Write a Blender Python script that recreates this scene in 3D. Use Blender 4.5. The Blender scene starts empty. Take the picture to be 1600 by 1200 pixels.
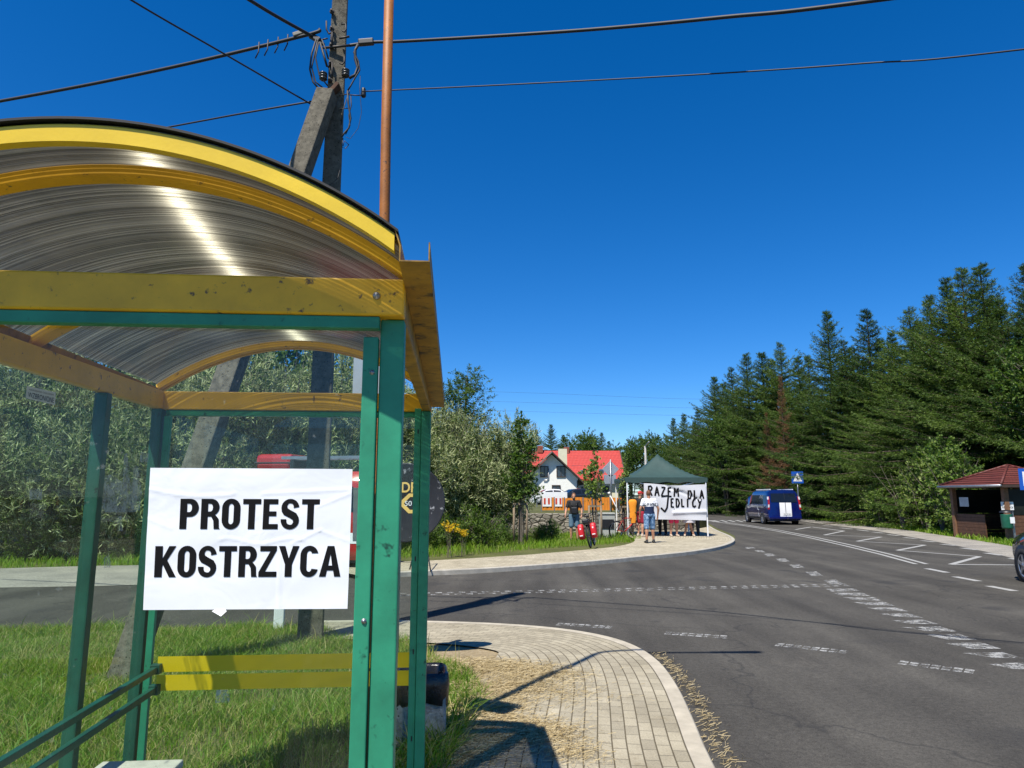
import bpy, bmesh, math, random
import numpy as np
from mathutils import Vector, Matrix
from mathutils.geometry import tessellate_polygon

# ------------------------------------------------------------------ camera, sky, sun, exposure
scene = bpy.context.scene
C = scene.collection
R = math.radians
CAM_H, FPX = 1.65, 1080.0
PITCH = math.atan(175 / FPX)
cam_d = bpy.data.cameras.new('camera'); cam = bpy.data.objects.new('camera', cam_d); C.objects.link(cam)
cam_d.sensor_width = 36.0; cam_d.lens = 36.0 * FPX / 1600.0
cam_d.clip_start = 0.05; cam_d.clip_end = 3000
cam.location = (0, 0, CAM_H); cam.rotation_euler = (math.pi / 2 + PITCH, 0, 0)
scene.camera = cam
SUN_EL, SUN_AZ = 60.5, 31.0          # light travels towards +Y, 31 degrees to the right
world = bpy.data.worlds.new('World'); scene.world = world; world.use_nodes = True
wn, wl = world.node_tree.nodes, world.node_tree.links
for n in list(wn): wn.remove(n)
sky = wn.new('ShaderNodeTexSky'); sky.sky_type = 'NISHITA'; sky.sun_disc = False
sky.sun_elevation = R(SUN_EL); sky.sun_rotation = R(180 + SUN_AZ)
sky.altitude = 400; sky.air_density = 0.85; sky.dust_density = 0.25; sky.ozone_density = 5.0
hsv = wn.new('ShaderNodeHueSaturation'); hsv.inputs['Saturation'].default_value = 1.34; hsv.inputs['Value'].default_value = 1.0
bg = wn.new('ShaderNodeBackground'); bg.inputs['Strength'].default_value = 0.094
wo = wn.new('ShaderNodeOutputWorld')
tint = wn.new('ShaderNodeMix'); tint.data_type = 'RGBA'; tint.blend_type = 'MULTIPLY'; tint.inputs[0].default_value = 1.0; tint.inputs[7].default_value = (.90, 1.0, 1.14, 1)
wl.new(sky.outputs[0], hsv.inputs['Color']); wl.new(hsv.outputs[0], tint.inputs[6]); wl.new(tint.outputs[2], bg.inputs['Color']); wl.new(bg.outputs[0], wo.inputs[0])
sun_d = bpy.data.lights.new('sun', 'SUN'); sun = bpy.data.objects.new('sun', sun_d); C.objects.link(sun)
sun_d.energy = 5.0; sun_d.angle = R(0.5); sun_d.color = (1.0, 0.955, 0.87)
_sd = Vector((math.sin(R(SUN_AZ)) * math.cos(R(SUN_EL)), math.cos(R(SUN_AZ)) * math.cos(R(SUN_EL)), -math.sin(R(SUN_EL))))
sun.rotation_euler = _sd.to_track_quat('-Z', 'Y').to_euler(); sun.location = (-20, -30, 60)
scene.view_settings.view_transform = 'Standard'; scene.view_settings.look = 'None'
scene.view_settings.exposure = 0.6; scene.view_settings.gamma = 1.0
try: scene.cycles.transparent_max_bounces = 40; scene.cycles.max_bounces = 8
except Exception: pass

# ------------------------------------------------------------------ measuring helpers
_c, _s = math.cos(PITCH), math.sin(PITCH)
def ray(px, py):
    a = (px - 800) / FPX; b = (600 - py) / FPX
    return a, _c - b * _s, _s + b * _c
def at_z(px, py, z=0.0):
    r = ray(px, py); t = (z - CAM_H) / r[2]
    return Vector((r[0] * t, r[1] * t, z))
def at_d(px, py, d):
    r = ray(px, py); t = d / r[1]
    return Vector((r[0] * t, d, CAM_H + r[2] * t))
def ground_pts(pts, z=0.0): return [at_z(x, y, z) for x, y in pts]

# ------------------------------------------------------------------ mesh helpers
ORIG = {}
class MB:
    def __init__(s): s.v = []; s.f = []; s.m = []; s.sm = []; s.mi = 0; s.smooth = False
    def add(s, vs, fs):
        n = len(s.v); s.v += [tuple(p) for p in vs]
        for f in fs: s.f.append([i + n for i in f]); s.m.append(s.mi); s.sm.append(s.smooth)
        return s
    def box(s, c, sz, rz=0.0, mat=None):
        M4 = mat or Matrix.Rotation(rz, 3, 'Z'); c = Vector(c); h = Vector(sz) / 2
        vs = [c + M4 @ Vector((x * h.x, y * h.y, z * h.z)) for x in (-1, 1) for y in (-1, 1) for z in (-1, 1)]
        return s.add(vs, [(0, 1, 3, 2), (4, 6, 7, 5), (0, 4, 5, 1), (2, 3, 7, 6), (0, 2, 6, 4), (1, 5, 7, 3)])
    def bar(s, a, b, w, h, up=(0, 0, 1)):
        a, b = Vector(a), Vector(b); d = (b - a).normalized(); u = Vector(up)
        if abs(d.dot(u)) > .98: u = Vector((0, 1, 0))
        r = d.cross(u).normalized(); u = r.cross(d).normalized()
        vs = [p + r * (x * w / 2) + u * (y * h / 2) for p in (a, b) for x, y in ((-1, -1), (1, -1), (1, 1), (-1, 1))]
        return s.add(vs, [(3, 2, 1, 0), (4, 5, 6, 7), (0, 1, 5, 4), (1, 2, 6, 5), (2, 3, 7, 6), (3, 0, 4, 7)])
    def tube(s, pts, r, seg=8, caps=True, flat=1.0):
        pts = [Vector(p) for p in pts]; n = len(pts)
        rs = list(r) if hasattr(r, '__len__') else [r] * n
        vs = []; prev = None
        for i in range(n):
            d = (pts[min(i + 1, n - 1)] - pts[max(i - 1, 0)]).normalized()
            if prev is None: u = Vector((0, 0, 1)) if abs(d.z) < .9 else Vector((1, 0, 0))
            else: u = prev
            u = (u - d * u.dot(d)).normalized(); w = d.cross(u); prev = u
            for k in range(seg):
                a = 2 * math.pi * k / seg
                vs.append(pts[i] + u * (math.cos(a) * rs[i]) + w * (math.sin(a) * rs[i] * flat))
        fs = [(i * seg + k, i * seg + (k + 1) % seg, (i + 1) * seg + (k + 1) % seg, (i + 1) * seg + k) for i in range(n - 1) for k in range(seg)]
        if caps: fs += [tuple(range(seg))[::-1], tuple((n - 1) * seg + k for k in range(seg))]
        sm = s.smooth; s.smooth = seg > 5; s.add(vs, fs); s.smooth = sm; return s
    def capsule(s, a, b, ra, rb, seg=12, flat=1.0):
        a, b = Vector(a), Vector(b); d = (b - a).normalized(); pts = []; rs = []
        for k in range(5):
            t = k / 4 * math.pi / 2; pts.append(a - d * (ra * math.cos(t))); rs.append(max(ra * math.sin(t), .0008))
        for k in range(5):
            t = k / 4 * math.pi / 2; pts.append(b + d * (rb * math.sin(t))); rs.append(max(rb * math.cos(t), .0008))
        return s.tube(pts, rs, seg, True, flat)
    def ball(s, c, r, seg=14, rings=9, M3=None):
        c = Vector(c); r = Vector(r if hasattr(r, '__len__') else (r, r, r)); vs = []
        for i in range(rings + 1):
            t = math.pi * i / rings
            for k in range(seg):
                a = 2 * math.pi * k / seg
                p = Vector((r.x * math.sin(t) * math.cos(a), r.y * math.sin(t) * math.sin(a), r.z * math.cos(t)))
                vs.append(c + (M3 @ p if M3 else p))
        fs = [(i * seg + k, (i + 1) * seg + k, (i + 1) * seg + (k + 1) % seg, i * seg + (k + 1) % seg) for i in range(rings) for k in range(seg)]
        sm = s.smooth; s.smooth = True; s.add(vs, fs); s.smooth = sm; return s
    def lathe(s, prof, c=(0, 0, 0), seg=16, M3=None):
        c = Vector(c); vs = []
        for r, z in prof:
            for k in range(seg):
                a = 2 * math.pi * k / seg; p = Vector((r * math.cos(a), r * math.sin(a), z))
                vs.append(c + (M3 @ p if M3 else p))
        n = len(prof)
        fs = [(i * seg + k, i * seg + (k + 1) % seg, (i + 1) * seg + (k + 1) % seg, (i + 1) * seg + k) for i in range(n - 1) for k in range(seg)]
        sm = s.smooth; s.smooth = True; s.add(vs, fs); s.smooth = sm; return s
    def sheet(s, rows):
        n = len(rows[0]); vs = [p for r in rows for p in r]
        return s.add(vs, [(i * n + k, i * n + k + 1, (i + 1) * n + k + 1, (i + 1) * n + k) for i in range(len(rows) - 1) for k in range(n - 1)])
    def poly(s, pts, z=None):
        pts = [Vector((p[0], p[1], p[2] if z is None else z)) for p in pts]
        tr = tessellate_polygon([[Vector((p.x, p.y, 0)) for p in pts]])
        out = []
        for t in tr:
            a, b, c = (pts[i] for i in t)
            out.append(tuple(t) if (b - a).cross(c - a).z > 0 else tuple(t)[::-1])
        return s.add(pts, out)
    def poly3(s, pts): return s.add(pts, [tuple(range(len(pts)))])
    def prism(s, prof, a, b, f):                       # prof: 2-D outline, f(u, w, t) -> point at t = a and t = b
        n = len(prof); vs = [f(u, w, a) for u, w in prof] + [f(u, w, b) for u, w in prof]
        fs = [(k, (k + 1) % n, n + (k + 1) % n, n + k) for k in range(n)]
        return s.add(vs, fs + [tuple(range(n))[::-1], tuple(range(n, 2 * n))])
    def mesh(s, name):
        me = bpy.data.meshes.new(name); me.from_pydata(s.v, [], s.f); return me
    def build(s, name, mats, parent=None, bevel=0.0, fix=True, origin=None, uv=None):
        mats = mats if isinstance(mats, (list, tuple)) else [mats]
        if parent is not None: off = ORIG[parent.name]
        elif origin is not None: off = Vector(origin)
        else:
            a = np.array(s.v); off = Vector(((a[:, 0].min() + a[:, 0].max()) / 2, (a[:, 1].min() + a[:, 1].max()) / 2, a[:, 2].min()))
        s.v = [(p[0] - off.x, p[1] - off.y, p[2] - off.z) for p in s.v]
        me = s.mesh(name)
        me.polygons.foreach_set('material_index', s.m); me.polygons.foreach_set('use_smooth', s.sm)
        for m in mats: me.materials.append(m)
        if fix:
            bm = bmesh.new(); bm.from_mesh(me); bmesh.ops.recalc_face_normals(bm, faces=bm.faces); bm.to_mesh(me); bm.free()
        o = bpy.data.objects.new(name, me); C.objects.link(o)
        if parent is not None: o.parent = parent; ORIG[o.name] = off
        else: o.location = off; ORIG[o.name] = off
        if bevel:
            b = o.modifiers.new('bevel', 'BEVEL'); b.width = bevel; b.segments = 2; b.limit_method = 'ANGLE'; b.angle_limit = R(40)
        return o

def tag(o, label, cat, group=None, kind=None):
    o['label'] = label; o['category'] = cat
    if group: o['group'] = group
    if kind: o['kind'] = kind
    return o
def thing(name, loc, label, cat, group=None):
    o = bpy.data.objects.new(name, None); C.objects.link(o); o.location = loc; o.empty_display_size = .2
    ORIG[o.name] = Vector(loc); return tag(o, label, cat, group)
def structure(o): o['kind'] = 'structure'; return o
def dup(root, loc, rz=None, scale=None, label=None):
    def cp(o, par):
        c = o.copy(); C.objects.link(c)
        if par is not None: c.parent = par
        for ch in list(o.children): cp(ch, c)
        return c
    r = cp(root, None); r.location = loc
    if rz is not None: r.rotation_euler = (0, 0, rz)
    if scale is not None: r.scale = scale if hasattr(scale, '__len__') else (scale,) * 3
    if label: r['label'] = label
    return r
def set_at(o, loc, rz=0.0, scale=None):
    o.location = loc; o.rotation_euler = (0, 0, rz)
    if scale is not None: o.scale = scale if hasattr(scale, '__len__') else (scale,) * 3
    return o

def np_mesh(name, verts, faces, mats, mi=None):
    """verts (N,3), faces (M,k) arrays"""
    verts = np.asarray(verts, np.float32); faces = np.asarray(faces, np.int32); k = faces.shape[1]
    me = bpy.data.meshes.new(name); me.vertices.add(len(verts)); me.vertices.foreach_set('co', verts.ravel())
    me.loops.add(faces.size); me.loops.foreach_set('vertex_index', faces.ravel())
    me.polygons.add(len(faces)); me.polygons.foreach_set('loop_start', np.arange(0, faces.size, k, dtype=np.int32))
    for m in mats: me.materials.append(m)
    if mi is not None: me.polygons.foreach_set('material_index', np.asarray(mi, np.int32))
    me.update(calc_edges=True); me.validate(); return me
def np_obj(name, me, parent=None):
    o = bpy.data.objects.new(name, me); C.objects.link(o)
    if parent is not None: o.parent = parent
    return o
def text_mesh(s, bold=0.0, spacing=1.0):
    cu = bpy.data.curves.new('lettering', 'FONT'); cu.body = s; cu.offset = bold; cu.space_character = spacing; cu.resolution_u = 6
    o = bpy.data.objects.new('lettering', cu); C.objects.link(o)
    dg = bpy.context.evaluated_depsgraph_get(); me = bpy.data.meshes.new_from_object(o.evaluated_get(dg))
    v = np.empty(len(me.vertices) * 3); me.vertices.foreach_get('co', v); v = v.reshape(-1, 3)
    f = [tuple(p.vertices) for p in me.polygons]
    bpy.data.objects.remove(o); bpy.data.curves.remove(cu); bpy.data.meshes.remove(me)
    return v, f
def lettering(mb, s, x0, y0, w, h, f, bold=0.0, spacing=1.0):
    """fit the text into the box x0..x0+w, y0..y0+h and map it with f(x, y)"""
    v, fs = text_mesh(s, bold, spacing); lo, hi = v.min(0), v.max(0)
    mb.add([f(x0 + (p[0] - lo[0]) / (hi[0] - lo[0]) * w, y0 + (p[1] - lo[1]) / (hi[1] - lo[1]) * h) for p in v], fs)
def fuse(mb, voxel, smooth=3):
    """melt overlapping shapes into one continuous surface; returns a new MB"""
    me = mb.mesh('melt'); o = bpy.data.objects.new('melt', me); C.objects.link(o)
    r = o.modifiers.new('r', 'REMESH'); r.mode = 'VOXEL'; r.voxel_size = voxel; r.use_smooth_shade = True
    if smooth: sm = o.modifiers.new('s', 'SMOOTH'); sm.factor = .5; sm.iterations = smooth
    dg = bpy.context.evaluated_depsgraph_get(); m2 = bpy.data.meshes.new_from_object(o.evaluated_get(dg))
    out = MB(); out.smooth = True
    out.add([v.co.copy() for v in m2.vertices], [tuple(p.vertices) for p in m2.polygons])
    bpy.data.objects.remove(o); bpy.data.meshes.remove(me); bpy.data.meshes.remove(m2); return out

# ------------------------------------------------------------------ materials
def srgb(r, g, b):
    f = lambda c: ((c / 255 + .055) / 1.055) ** 2.4 if c > 10 else c / 255 / 12.92
    return (f(r), f(g), f(b))
class NT:
    def __init__(s, name):
        s.m = bpy.data.materials.new(name); s.m.use_nodes = True; s.n = s.m.node_tree.nodes; s.l = s.m.node_tree.links
        for x in list(s.n): s.n.remove(x)
        s.out = s.n.new('ShaderNodeOutputMaterial')
    def new(s, t, **kw):
        x = s.n.new('ShaderNode' + t)
        for k, v in kw.items():
            if k.startswith('i_'):
                key = k[2:].replace('_', ' '); x.inputs[int(key) if key.isdigit() else key].default_value = v
            else: setattr(x, k, v)
        return x
    def link(s, a, b): s.l.new(a, b)
    def coord(s, kind='Object', scale=None):
        t = s.new('TexCoord').outputs[kind]
        if scale:
            mp = s.new('Mapping'); mp.inputs['Scale'].default_value = scale; s.link(t, mp.inputs['Vector']); t = mp.outputs[0]
        return t
    def noise(s, vec, scale, detail=4, rough=.6, dist=0.0):
        x = s.new('TexNoise'); x.inputs['Scale'].default_value = scale; x.inputs['Detail'].default_value = detail
        x.inputs['Roughness'].default_value = rough; x.inputs['Distortion'].default_value = dist
        if vec is not None: s.link(vec, x.inputs['Vector'])
        return x.outputs['Fac']
    def ramp(s, fac, stops):
        x = s.new('ValToRGB'); e = x.color_ramp.elements
        while len(e) < len(stops): e.new(.5)
        for i, (p, c) in enumerate(stops): e[i].position = p; e[i].color = (*c, 1) if len(c) == 3 else c
        s.link(fac, x.inputs['Fac']); return x.outputs['Color']
    def mix(s, fac, a, b, mode='MIX'):
        x = s.new('Mix', data_type='RGBA', blend_type=mode)
        for v, i in ((fac, x.inputs[0]), (a, x.inputs[6]), (b, x.inputs[7])):
            if isinstance(v, (int, float)): i.default_value = v
            elif isinstance(v, tuple): i.default_value = (*v, 1) if len(v) == 3 else v
            else: s.link(v, i)
        return x.outputs[2]
    def math(s, op, a, b=None):
        x = s.new('Math', operation=op)
        for v, i in ((a, x.inputs[0]), (b, x.inputs[1])):
            if v is None: continue
            if isinstance(v, (int, float)): i.default_value = v
            else: s.link(v, i)
        return x.outputs[0]
    def bump(s, h, strength, dist=.01):
        b = s.new('Bump'); b.inputs['Strength'].default_value = strength; b.inputs['Distance'].default_value = dist
        s.link(h, b.inputs['Height']); return b.outputs[0]
    def bsdf(s, col, rough=.6, metal=0.0, spec=.5, normal=None):
        p = s.new('BsdfPrincipled'); p.inputs['Roughness'].default_value = rough if not hasattr(rough, 'links') else .5
        if hasattr(rough, 'links'): s.link(rough, p.inputs['Roughness'])
        p.inputs['Metallic'].default_value = metal; p.inputs['Specular IOR Level'].default_value = spec
        if isinstance(col, tuple): p.inputs['Base Color'].default_value = (*col, 1)
        else: s.link(col, p.inputs['Base Color'])
        if normal is not None: s.link(normal, p.inputs['Normal'])
        return p
    def schlick(s, f0=.04, k=1.0):
        g = s.new('NewGeometry'); d = s.new('VectorMath', operation='DOT_PRODUCT'); s.link(g.outputs['Incoming'], d.inputs[0]); s.link(g.outputs['Normal'], d.inputs[1])
        x = s.math('SUBTRACT', 1.0, s.math('ABSOLUTE', d.outputs['Value'])); x = s.math('POWER', x, 5.0)
        return s.math('MULTIPLY', s.math('ADD', s.math('MULTIPLY', x, 1 - f0), f0), k)
    def done(s, shader): s.link(shader.outputs[0] if hasattr(shader, 'outputs') else shader, s.out.inputs['Surface']); return s.m
def dark(c, k): return tuple(x * k for x in c)
def paint(name, col, rough=.5, metal=0.0, var=.18, scale=6.0, bump=.0, bscale=80.0, spec=.5, spots=0.0, spotcol=(.02, .018, .015), spotscale=35.0, coat=0.0):
    t = NT(name); v = t.coord()
    n = t.noise(v, scale, 5, .65)
    c = t.ramp(n, [(.3, dark(col, 1 - var)), (.7, tuple(min(x * (1 + var), 1) for x in col))])
    if spots:
        s2 = t.noise(v, spotscale, 3, .7)
        c = t.mix(t.ramp(s2, [(.66 - spots * .1, (0, 0, 0)), (.72, (1, 1, 1))]), c, spotcol)
    nm = t.bump(t.noise(v, bscale, 4, .7), bump, .004) if bump else None
    p = t.bsdf(c, rough, metal, spec, nm)
    if coat: p.inputs['Coat Weight'].default_value = coat; p.inputs['Coat Roughness'].default_value = .05
    return t.done(p)
def foliage(name, cols, back=None, trans=.35, rough=.5, clump=(.6, .5, 1.3)):
    t = NT(name); g = t.new('NewGeometry'); v = t.coord()
    oi = t.new('ObjectInfo')
    f = t.math('ADD', t.math('MULTIPLY', g.outputs['Random Per Island'], clump[0]), t.math('MULTIPLY', t.noise(v, clump[2], 2), clump[1]))
    f = t.math('ADD', f, t.math('MULTIPLY', t.math('SUBTRACT', oi.outputs['Random'], .5), .25))
    k = len(cols); c = t.ramp(f, [(.15 + .7 * i / max(k - 1, 1), cc) for i, cc in enumerate(cols)])
    if back: c = t.mix(g.outputs['Backfacing'], c, back)
    p = t.bsdf(c, rough, 0, .22); tr = t.new('BsdfTranslucent')
    br = t.new('HueSaturation'); br.inputs['Value'].default_value = 1.5; br.inputs['Saturation'].default_value = 1.15
    t.link(c, br.inputs['Color']); t.link(br.outputs[0], tr.inputs['Color'])
    ms = t.new('MixShader'); ms.inputs[0].default_value = trans; t.link(p.outputs[0], ms.inputs[1]); t.link(tr.outputs[0], ms.inputs[2])
    return t.done(ms)

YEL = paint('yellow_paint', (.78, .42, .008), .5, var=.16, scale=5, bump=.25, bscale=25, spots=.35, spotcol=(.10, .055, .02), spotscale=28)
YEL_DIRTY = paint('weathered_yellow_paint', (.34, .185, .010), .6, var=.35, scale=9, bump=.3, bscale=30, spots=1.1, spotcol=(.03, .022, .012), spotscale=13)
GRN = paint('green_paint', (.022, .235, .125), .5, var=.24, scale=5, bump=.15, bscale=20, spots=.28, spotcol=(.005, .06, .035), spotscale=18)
GRN_SHADED = paint('shaded_green_paint', (.008, .072, .045), .45, var=.25, scale=7, bump=.15, bscale=20, spots=.15, spotcol=(.003, .012, .008), spotscale=18)  # shaded copy of the green paint: shade on left posts and rails is in the colour
RUBBER = paint('black_rubber', (.015, .015, .016), .7)
STEEL = paint('dull_steel', (.33, .33, .34), .42, .8, var=.2)
GALV = paint('peeling_galvanised_paint', (.30, .30, .30), .6, .3, var=.25, scale=20, spots=.9, spotcol=(.03, .03, .03), spotscale=12)
RUSTY = paint('orange_brown_rusty_paint', (.30, .098, .010), .6, var=.22, scale=10, bump=.3, bscale=60, spots=.7, spotcol=(.035, .016, .008), spotscale=40)
BLACK = paint('black_plastic', (.012, .012, .013), .45)
CABLE = paint('black_cable', (.012, .012, .013), .6)
WHITE = paint('white_paint', (.75, .75, .74), .5, var=.06)
def concrete_material(name, col):
    t = NT(name); v = t.coord(); n = t.noise(v, 14, 6, .75)
    c = t.ramp(n, [(.25, dark(col, .35)), (.5, col), (.75, dark(col, 1.7))])
    vo = t.new('TexVoronoi', feature='F1'); vo.inputs['Scale'].default_value = 26; t.link(v, vo.inputs['Vector'])
    hole = t.ramp(vo.outputs['Distance'], [(.1, (0, 0, 0)), (.2, (1, 1, 1))])
    c = t.mix(1.0, c, hole, 'MULTIPLY')
    return t.done(t.bsdf(c, .9, 0, .2, t.bump(t.noise(v, 60, 4, .8), .8, .01)))
CONC = concrete_material('weathered_concrete', (.125, .112, .085))
CONC_PALE = concrete_material('exposed_aggregate_concrete', (.33, .32, .30))
def glass_material(name, tint=(.93, .97, .95), dirt=.010):
    t = NT(name); v = t.coord(); tr = t.new('BsdfTransparent'); tr.inputs[0].default_value = (*tint, 1)
    gl = t.new('BsdfGlossy'); gl.inputs['Roughness'].default_value = .015
    m1 = t.new('MixShader'); t.link(t.schlick(.04, .40), m1.inputs[0]); t.link(tr.outputs[0], m1.inputs[1]); t.link(gl.outputs[0], m1.inputs[2])
    df = t.new('BsdfDiffuse'); df.inputs[0].default_value = (.55, .56, .53, 1)
    n = t.noise(v, 6, 6, .7); s2 = t.noise(v, 45, 2, .5)
    dm = t.math('ADD', t.math('MULTIPLY', t.ramp(n, [(.35, (0, 0, 0)), (.75, (1, 1, 1))]), dirt), t.math('MULTIPLY', t.ramp(s2, [(.72, (0, 0, 0)), (.78, (1, 1, 1))]), .10))
    m2 = t.new('MixShader'); t.link(dm, m2.inputs[0]); t.link(m1.outputs[0], m2.inputs[1]); t.link(df.outputs[0], m2.inputs[2])
    return t.done(m2)
GLASS = glass_material('thin_dusty_glass')
CARGLASS = paint('dark_tinted_glass', (.008, .010, .012), .06, 0, var=.1, spec=.6)
WINGLASS = paint('window_glass', (.03, .045, .065), .08, 0, var=.3, spec=.6)

# ================================================================== SETTING
def asphalt_material():
    t = NT('asphalt'); v = t.coord()
    fine = t.noise(v, 130, 2, .8); mid = t.noise(v, 22, 4, .7); big = t.noise(v, .45, 5, .6)
    c = t.ramp(big, [(.3, (.064, .060, .053)), (.55, (.082, .077, .068)), (.8, (.108, .101, .088))])
    c = t.mix(.55, c, t.ramp(mid, [(.3, (.55, .55, .55)), (.7, (1.35, 1.33, 1.3))]), 'MULTIPLY')
    c = t.mix(1.0, c, t.ramp(fine, [(.3, (.45, .45, .45)), (.5, (.95, .95, .95)), (.68, (1.1, 1.1, 1.1)), (.74, (2.6, 2.5, 2.4))]), 'MULTIPLY')
    mpp = t.new('Mapping'); mpp.inputs['Scale'].default_value = (.9, .09, 1); mpp.inputs['Rotation'].default_value = (0, 0, R(-12)); t.link(v, mpp.inputs['Vector'])
    c = t.mix(1.0, c, t.ramp(t.noise(mpp.outputs[0], 1.6, 3, .5), [(.3, (.70, .70, .71)), (.7, (1.28, 1.27, 1.24))]), 'MULTIPLY')
    c = t.mix(t.ramp(t.noise(v, .9, 2, .4), [(.63, (0, 0, 0)), (.72, (.6, .6, .6))]), c, (.03, .03, .031))
    sand = t.noise(v, 1.1, 6, .75, .6)
    c = t.mix(t.ramp(sand, [(.60, (0, 0, 0)), (.78, (.35, .35, .35))]), c, (.20, .18, .15))
    vo = t.new('TexVoronoi', feature='DISTANCE_TO_EDGE'); vo.inputs['Scale'].default_value = .28
    wob = t.new('VectorMath', operation='ADD'); nz = t.new('TexNoise'); nz.inputs['Scale'].default_value = 1.2; nz.inputs['Detail'].default_value = 5
    t.link(v, nz.inputs['Vector']); sc = t.new('VectorMath', operation='SCALE'); sc.inputs['Scale'].default_value = 1.2
    t.link(nz.outputs['Color'], sc.inputs[0]); t.link(v, wob.inputs[0]); t.link(sc.outputs[0], wob.inputs[1]); t.link(wob.outputs[0], vo.inputs['Vector'])
    c = t.mix(t.ramp(vo.outputs['Distance'], [(.0, (.55, .55, .55)), (.006, (0, 0, 0))]), c, (.025, .025, .026))
    return t.done(t.bsdf(c, .9, 0, .12, t.bump(fine, .9, .006)))
ASPHALT = asphalt_material()
def speckle(name, cols, scale, bump=.6, big=.8):
    t = NT(name); v = t.coord(); n = t.noise(v, scale, 3, .8); b = t.noise(v, big, 5, .65)
    c = t.ramp(n, [(.25, cols[0]), (.5, cols[1]), (.75, cols[2])])
    c = t.mix(1.0, c, t.ramp(b, [(.3, (.7, .7, .7)), (.7, (1.25, 1.22, 1.15))]), 'MULTIPLY')
    return t.done(t.bsdf(c, .92, 0, .2, t.bump(n, bump, .02)))
SOIL = speckle('meadow_soil', [(.045, .05, .015), (.085, .095, .03), (.15, .125, .06)], 14)
GRAVEL = speckle('gravel_shoulder_stone', [(.13, .12, .10), (.27, .25, .22), (.42, .40, .36)], 40)
def paver_material(name, pale, dirt):
    t = NT(name); uv = t.new('UVMap'); v = t.coord()
    br = t.new('TexBrick'); br.offset = .5; br.inputs['Scale'].default_value = 1.0
    br.inputs['Brick Width'].default_value = .18; br.inputs['Row Height'].default_value = .095; br.inputs['Mortar Size'].default_value = .0055
    br.inputs['Mortar Smooth'].default_value = .25; br.inputs['Bias'].default_value = 0.0
    br.inputs['Color1'].default_value = (*dark(pale, .84), 1); br.inputs['Color2'].default_value = (*dark(pale, 1.1), 1); br.inputs['Mortar'].default_value = (*dark(pale, .60), 1)
    t.link(uv.outputs[0], br.inputs['Vector'])
    n = t.noise(v, 90, 3, .8); b = t.noise(v, 1.4, 5, .7)
    sv = t.new('SeparateXYZ'); t.link(uv.outputs[0], sv.inputs[0]); fr_ = t.math('FRACT', t.math('DIVIDE', sv.outputs['Y'], .095)); ds = t.math('SUBTRACT', .5, t.math('ABSOLUTE', t.math('SUBTRACT', fr_, .5)))
    ds = t.math('ADD', ds, t.math('MULTIPLY', t.math('SUBTRACT', t.noise(v, 25, 3, .7), .5), .03)); row = t.ramp(ds, [(.016, (.46, .41, .31)), (.05, (1, 1, 1))])
    c = t.mix(1.0, t.mix(1.0, br.outputs['Color'], row, 'MULTIPLY'), t.ramp(n, [(.3, (.72, .72, .72)), (.7, (1.2, 1.2, 1.18))]), 'MULTIPLY')
    c = t.mix(1.0, c, t.ramp(b, [(.3, (.78, .76, .72)), (.65, (1.08, 1.07, 1.05))]), 'MULTIPLY')
    c = t.mix(t.ramp(t.noise(v, 3.2, 6, .8), [(.58, (0, 0, 0)), (.72, (dirt, dirt, dirt))]), c, (.16, .12, .06))
    h = t.math('ADD', t.math('MULTIPLY', br.outputs['Fac'], -1.0), t.math('MULTIPLY', n, .25))
    return t.done(t.bsdf(c, .88, 0, .25, t.bump(h, .7, .008)))
PAVER = paver_material('concrete_pavers', (.35, .312, .232), .55)
PAVER_FAR = paver_material('sandy_pavers', (.42, .375, .28), .3)
KERB = paint('kerb_concrete', (.38, .335, .255), .9, var=.2, scale=5, bump=.4, bscale=120)
KERB_GREY = paint('grey_kerb_concrete', (.36, .33, .27), .9, var=.25, scale=5, bump=.4, bscale=120)
MARK = None
def mark_material(name, wear):
    t = NT(name); v = t.coord(); n = t.noise(v, 60, 4, .8); b = t.noise(v, 7, 5, .75)
    c = t.ramp(n, [(.3, (.21, .21, .195)), (.7, (.42, .41, .385))])
    p = t.bsdf(c, .7, 0, .3, t.bump(n, .3, .003)); tr = t.new('BsdfTransparent'); ms = t.new('MixShader')
    t.link(t.ramp(t.math('ADD', t.math('MULTIPLY', n, .35), t.math('MULTIPLY', b, .65)), [(wear, (0, 0, 0)), (wear + .12, (1, 1, 1))]), ms.inputs[0])
    t.link(tr.outputs[0], ms.inputs[1]); t.link(p.outputs[0], ms.inputs[2]); return t.done(ms)
MARK = mark_material('road_paint', .25); MARK_WORN = mark_material('worn_road_paint', .45)

mb = MB(); n = 24; S_ = 900.0
mb.sheet([[(-S_ + 2 * S_ * i / n, -S_ + 2 * S_ * j / n, 0) for i in range(n + 1)] for j in range(n + 1)])
structure(mb.build('ground', SOIL, origin=(0, 0, 0)))

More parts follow.
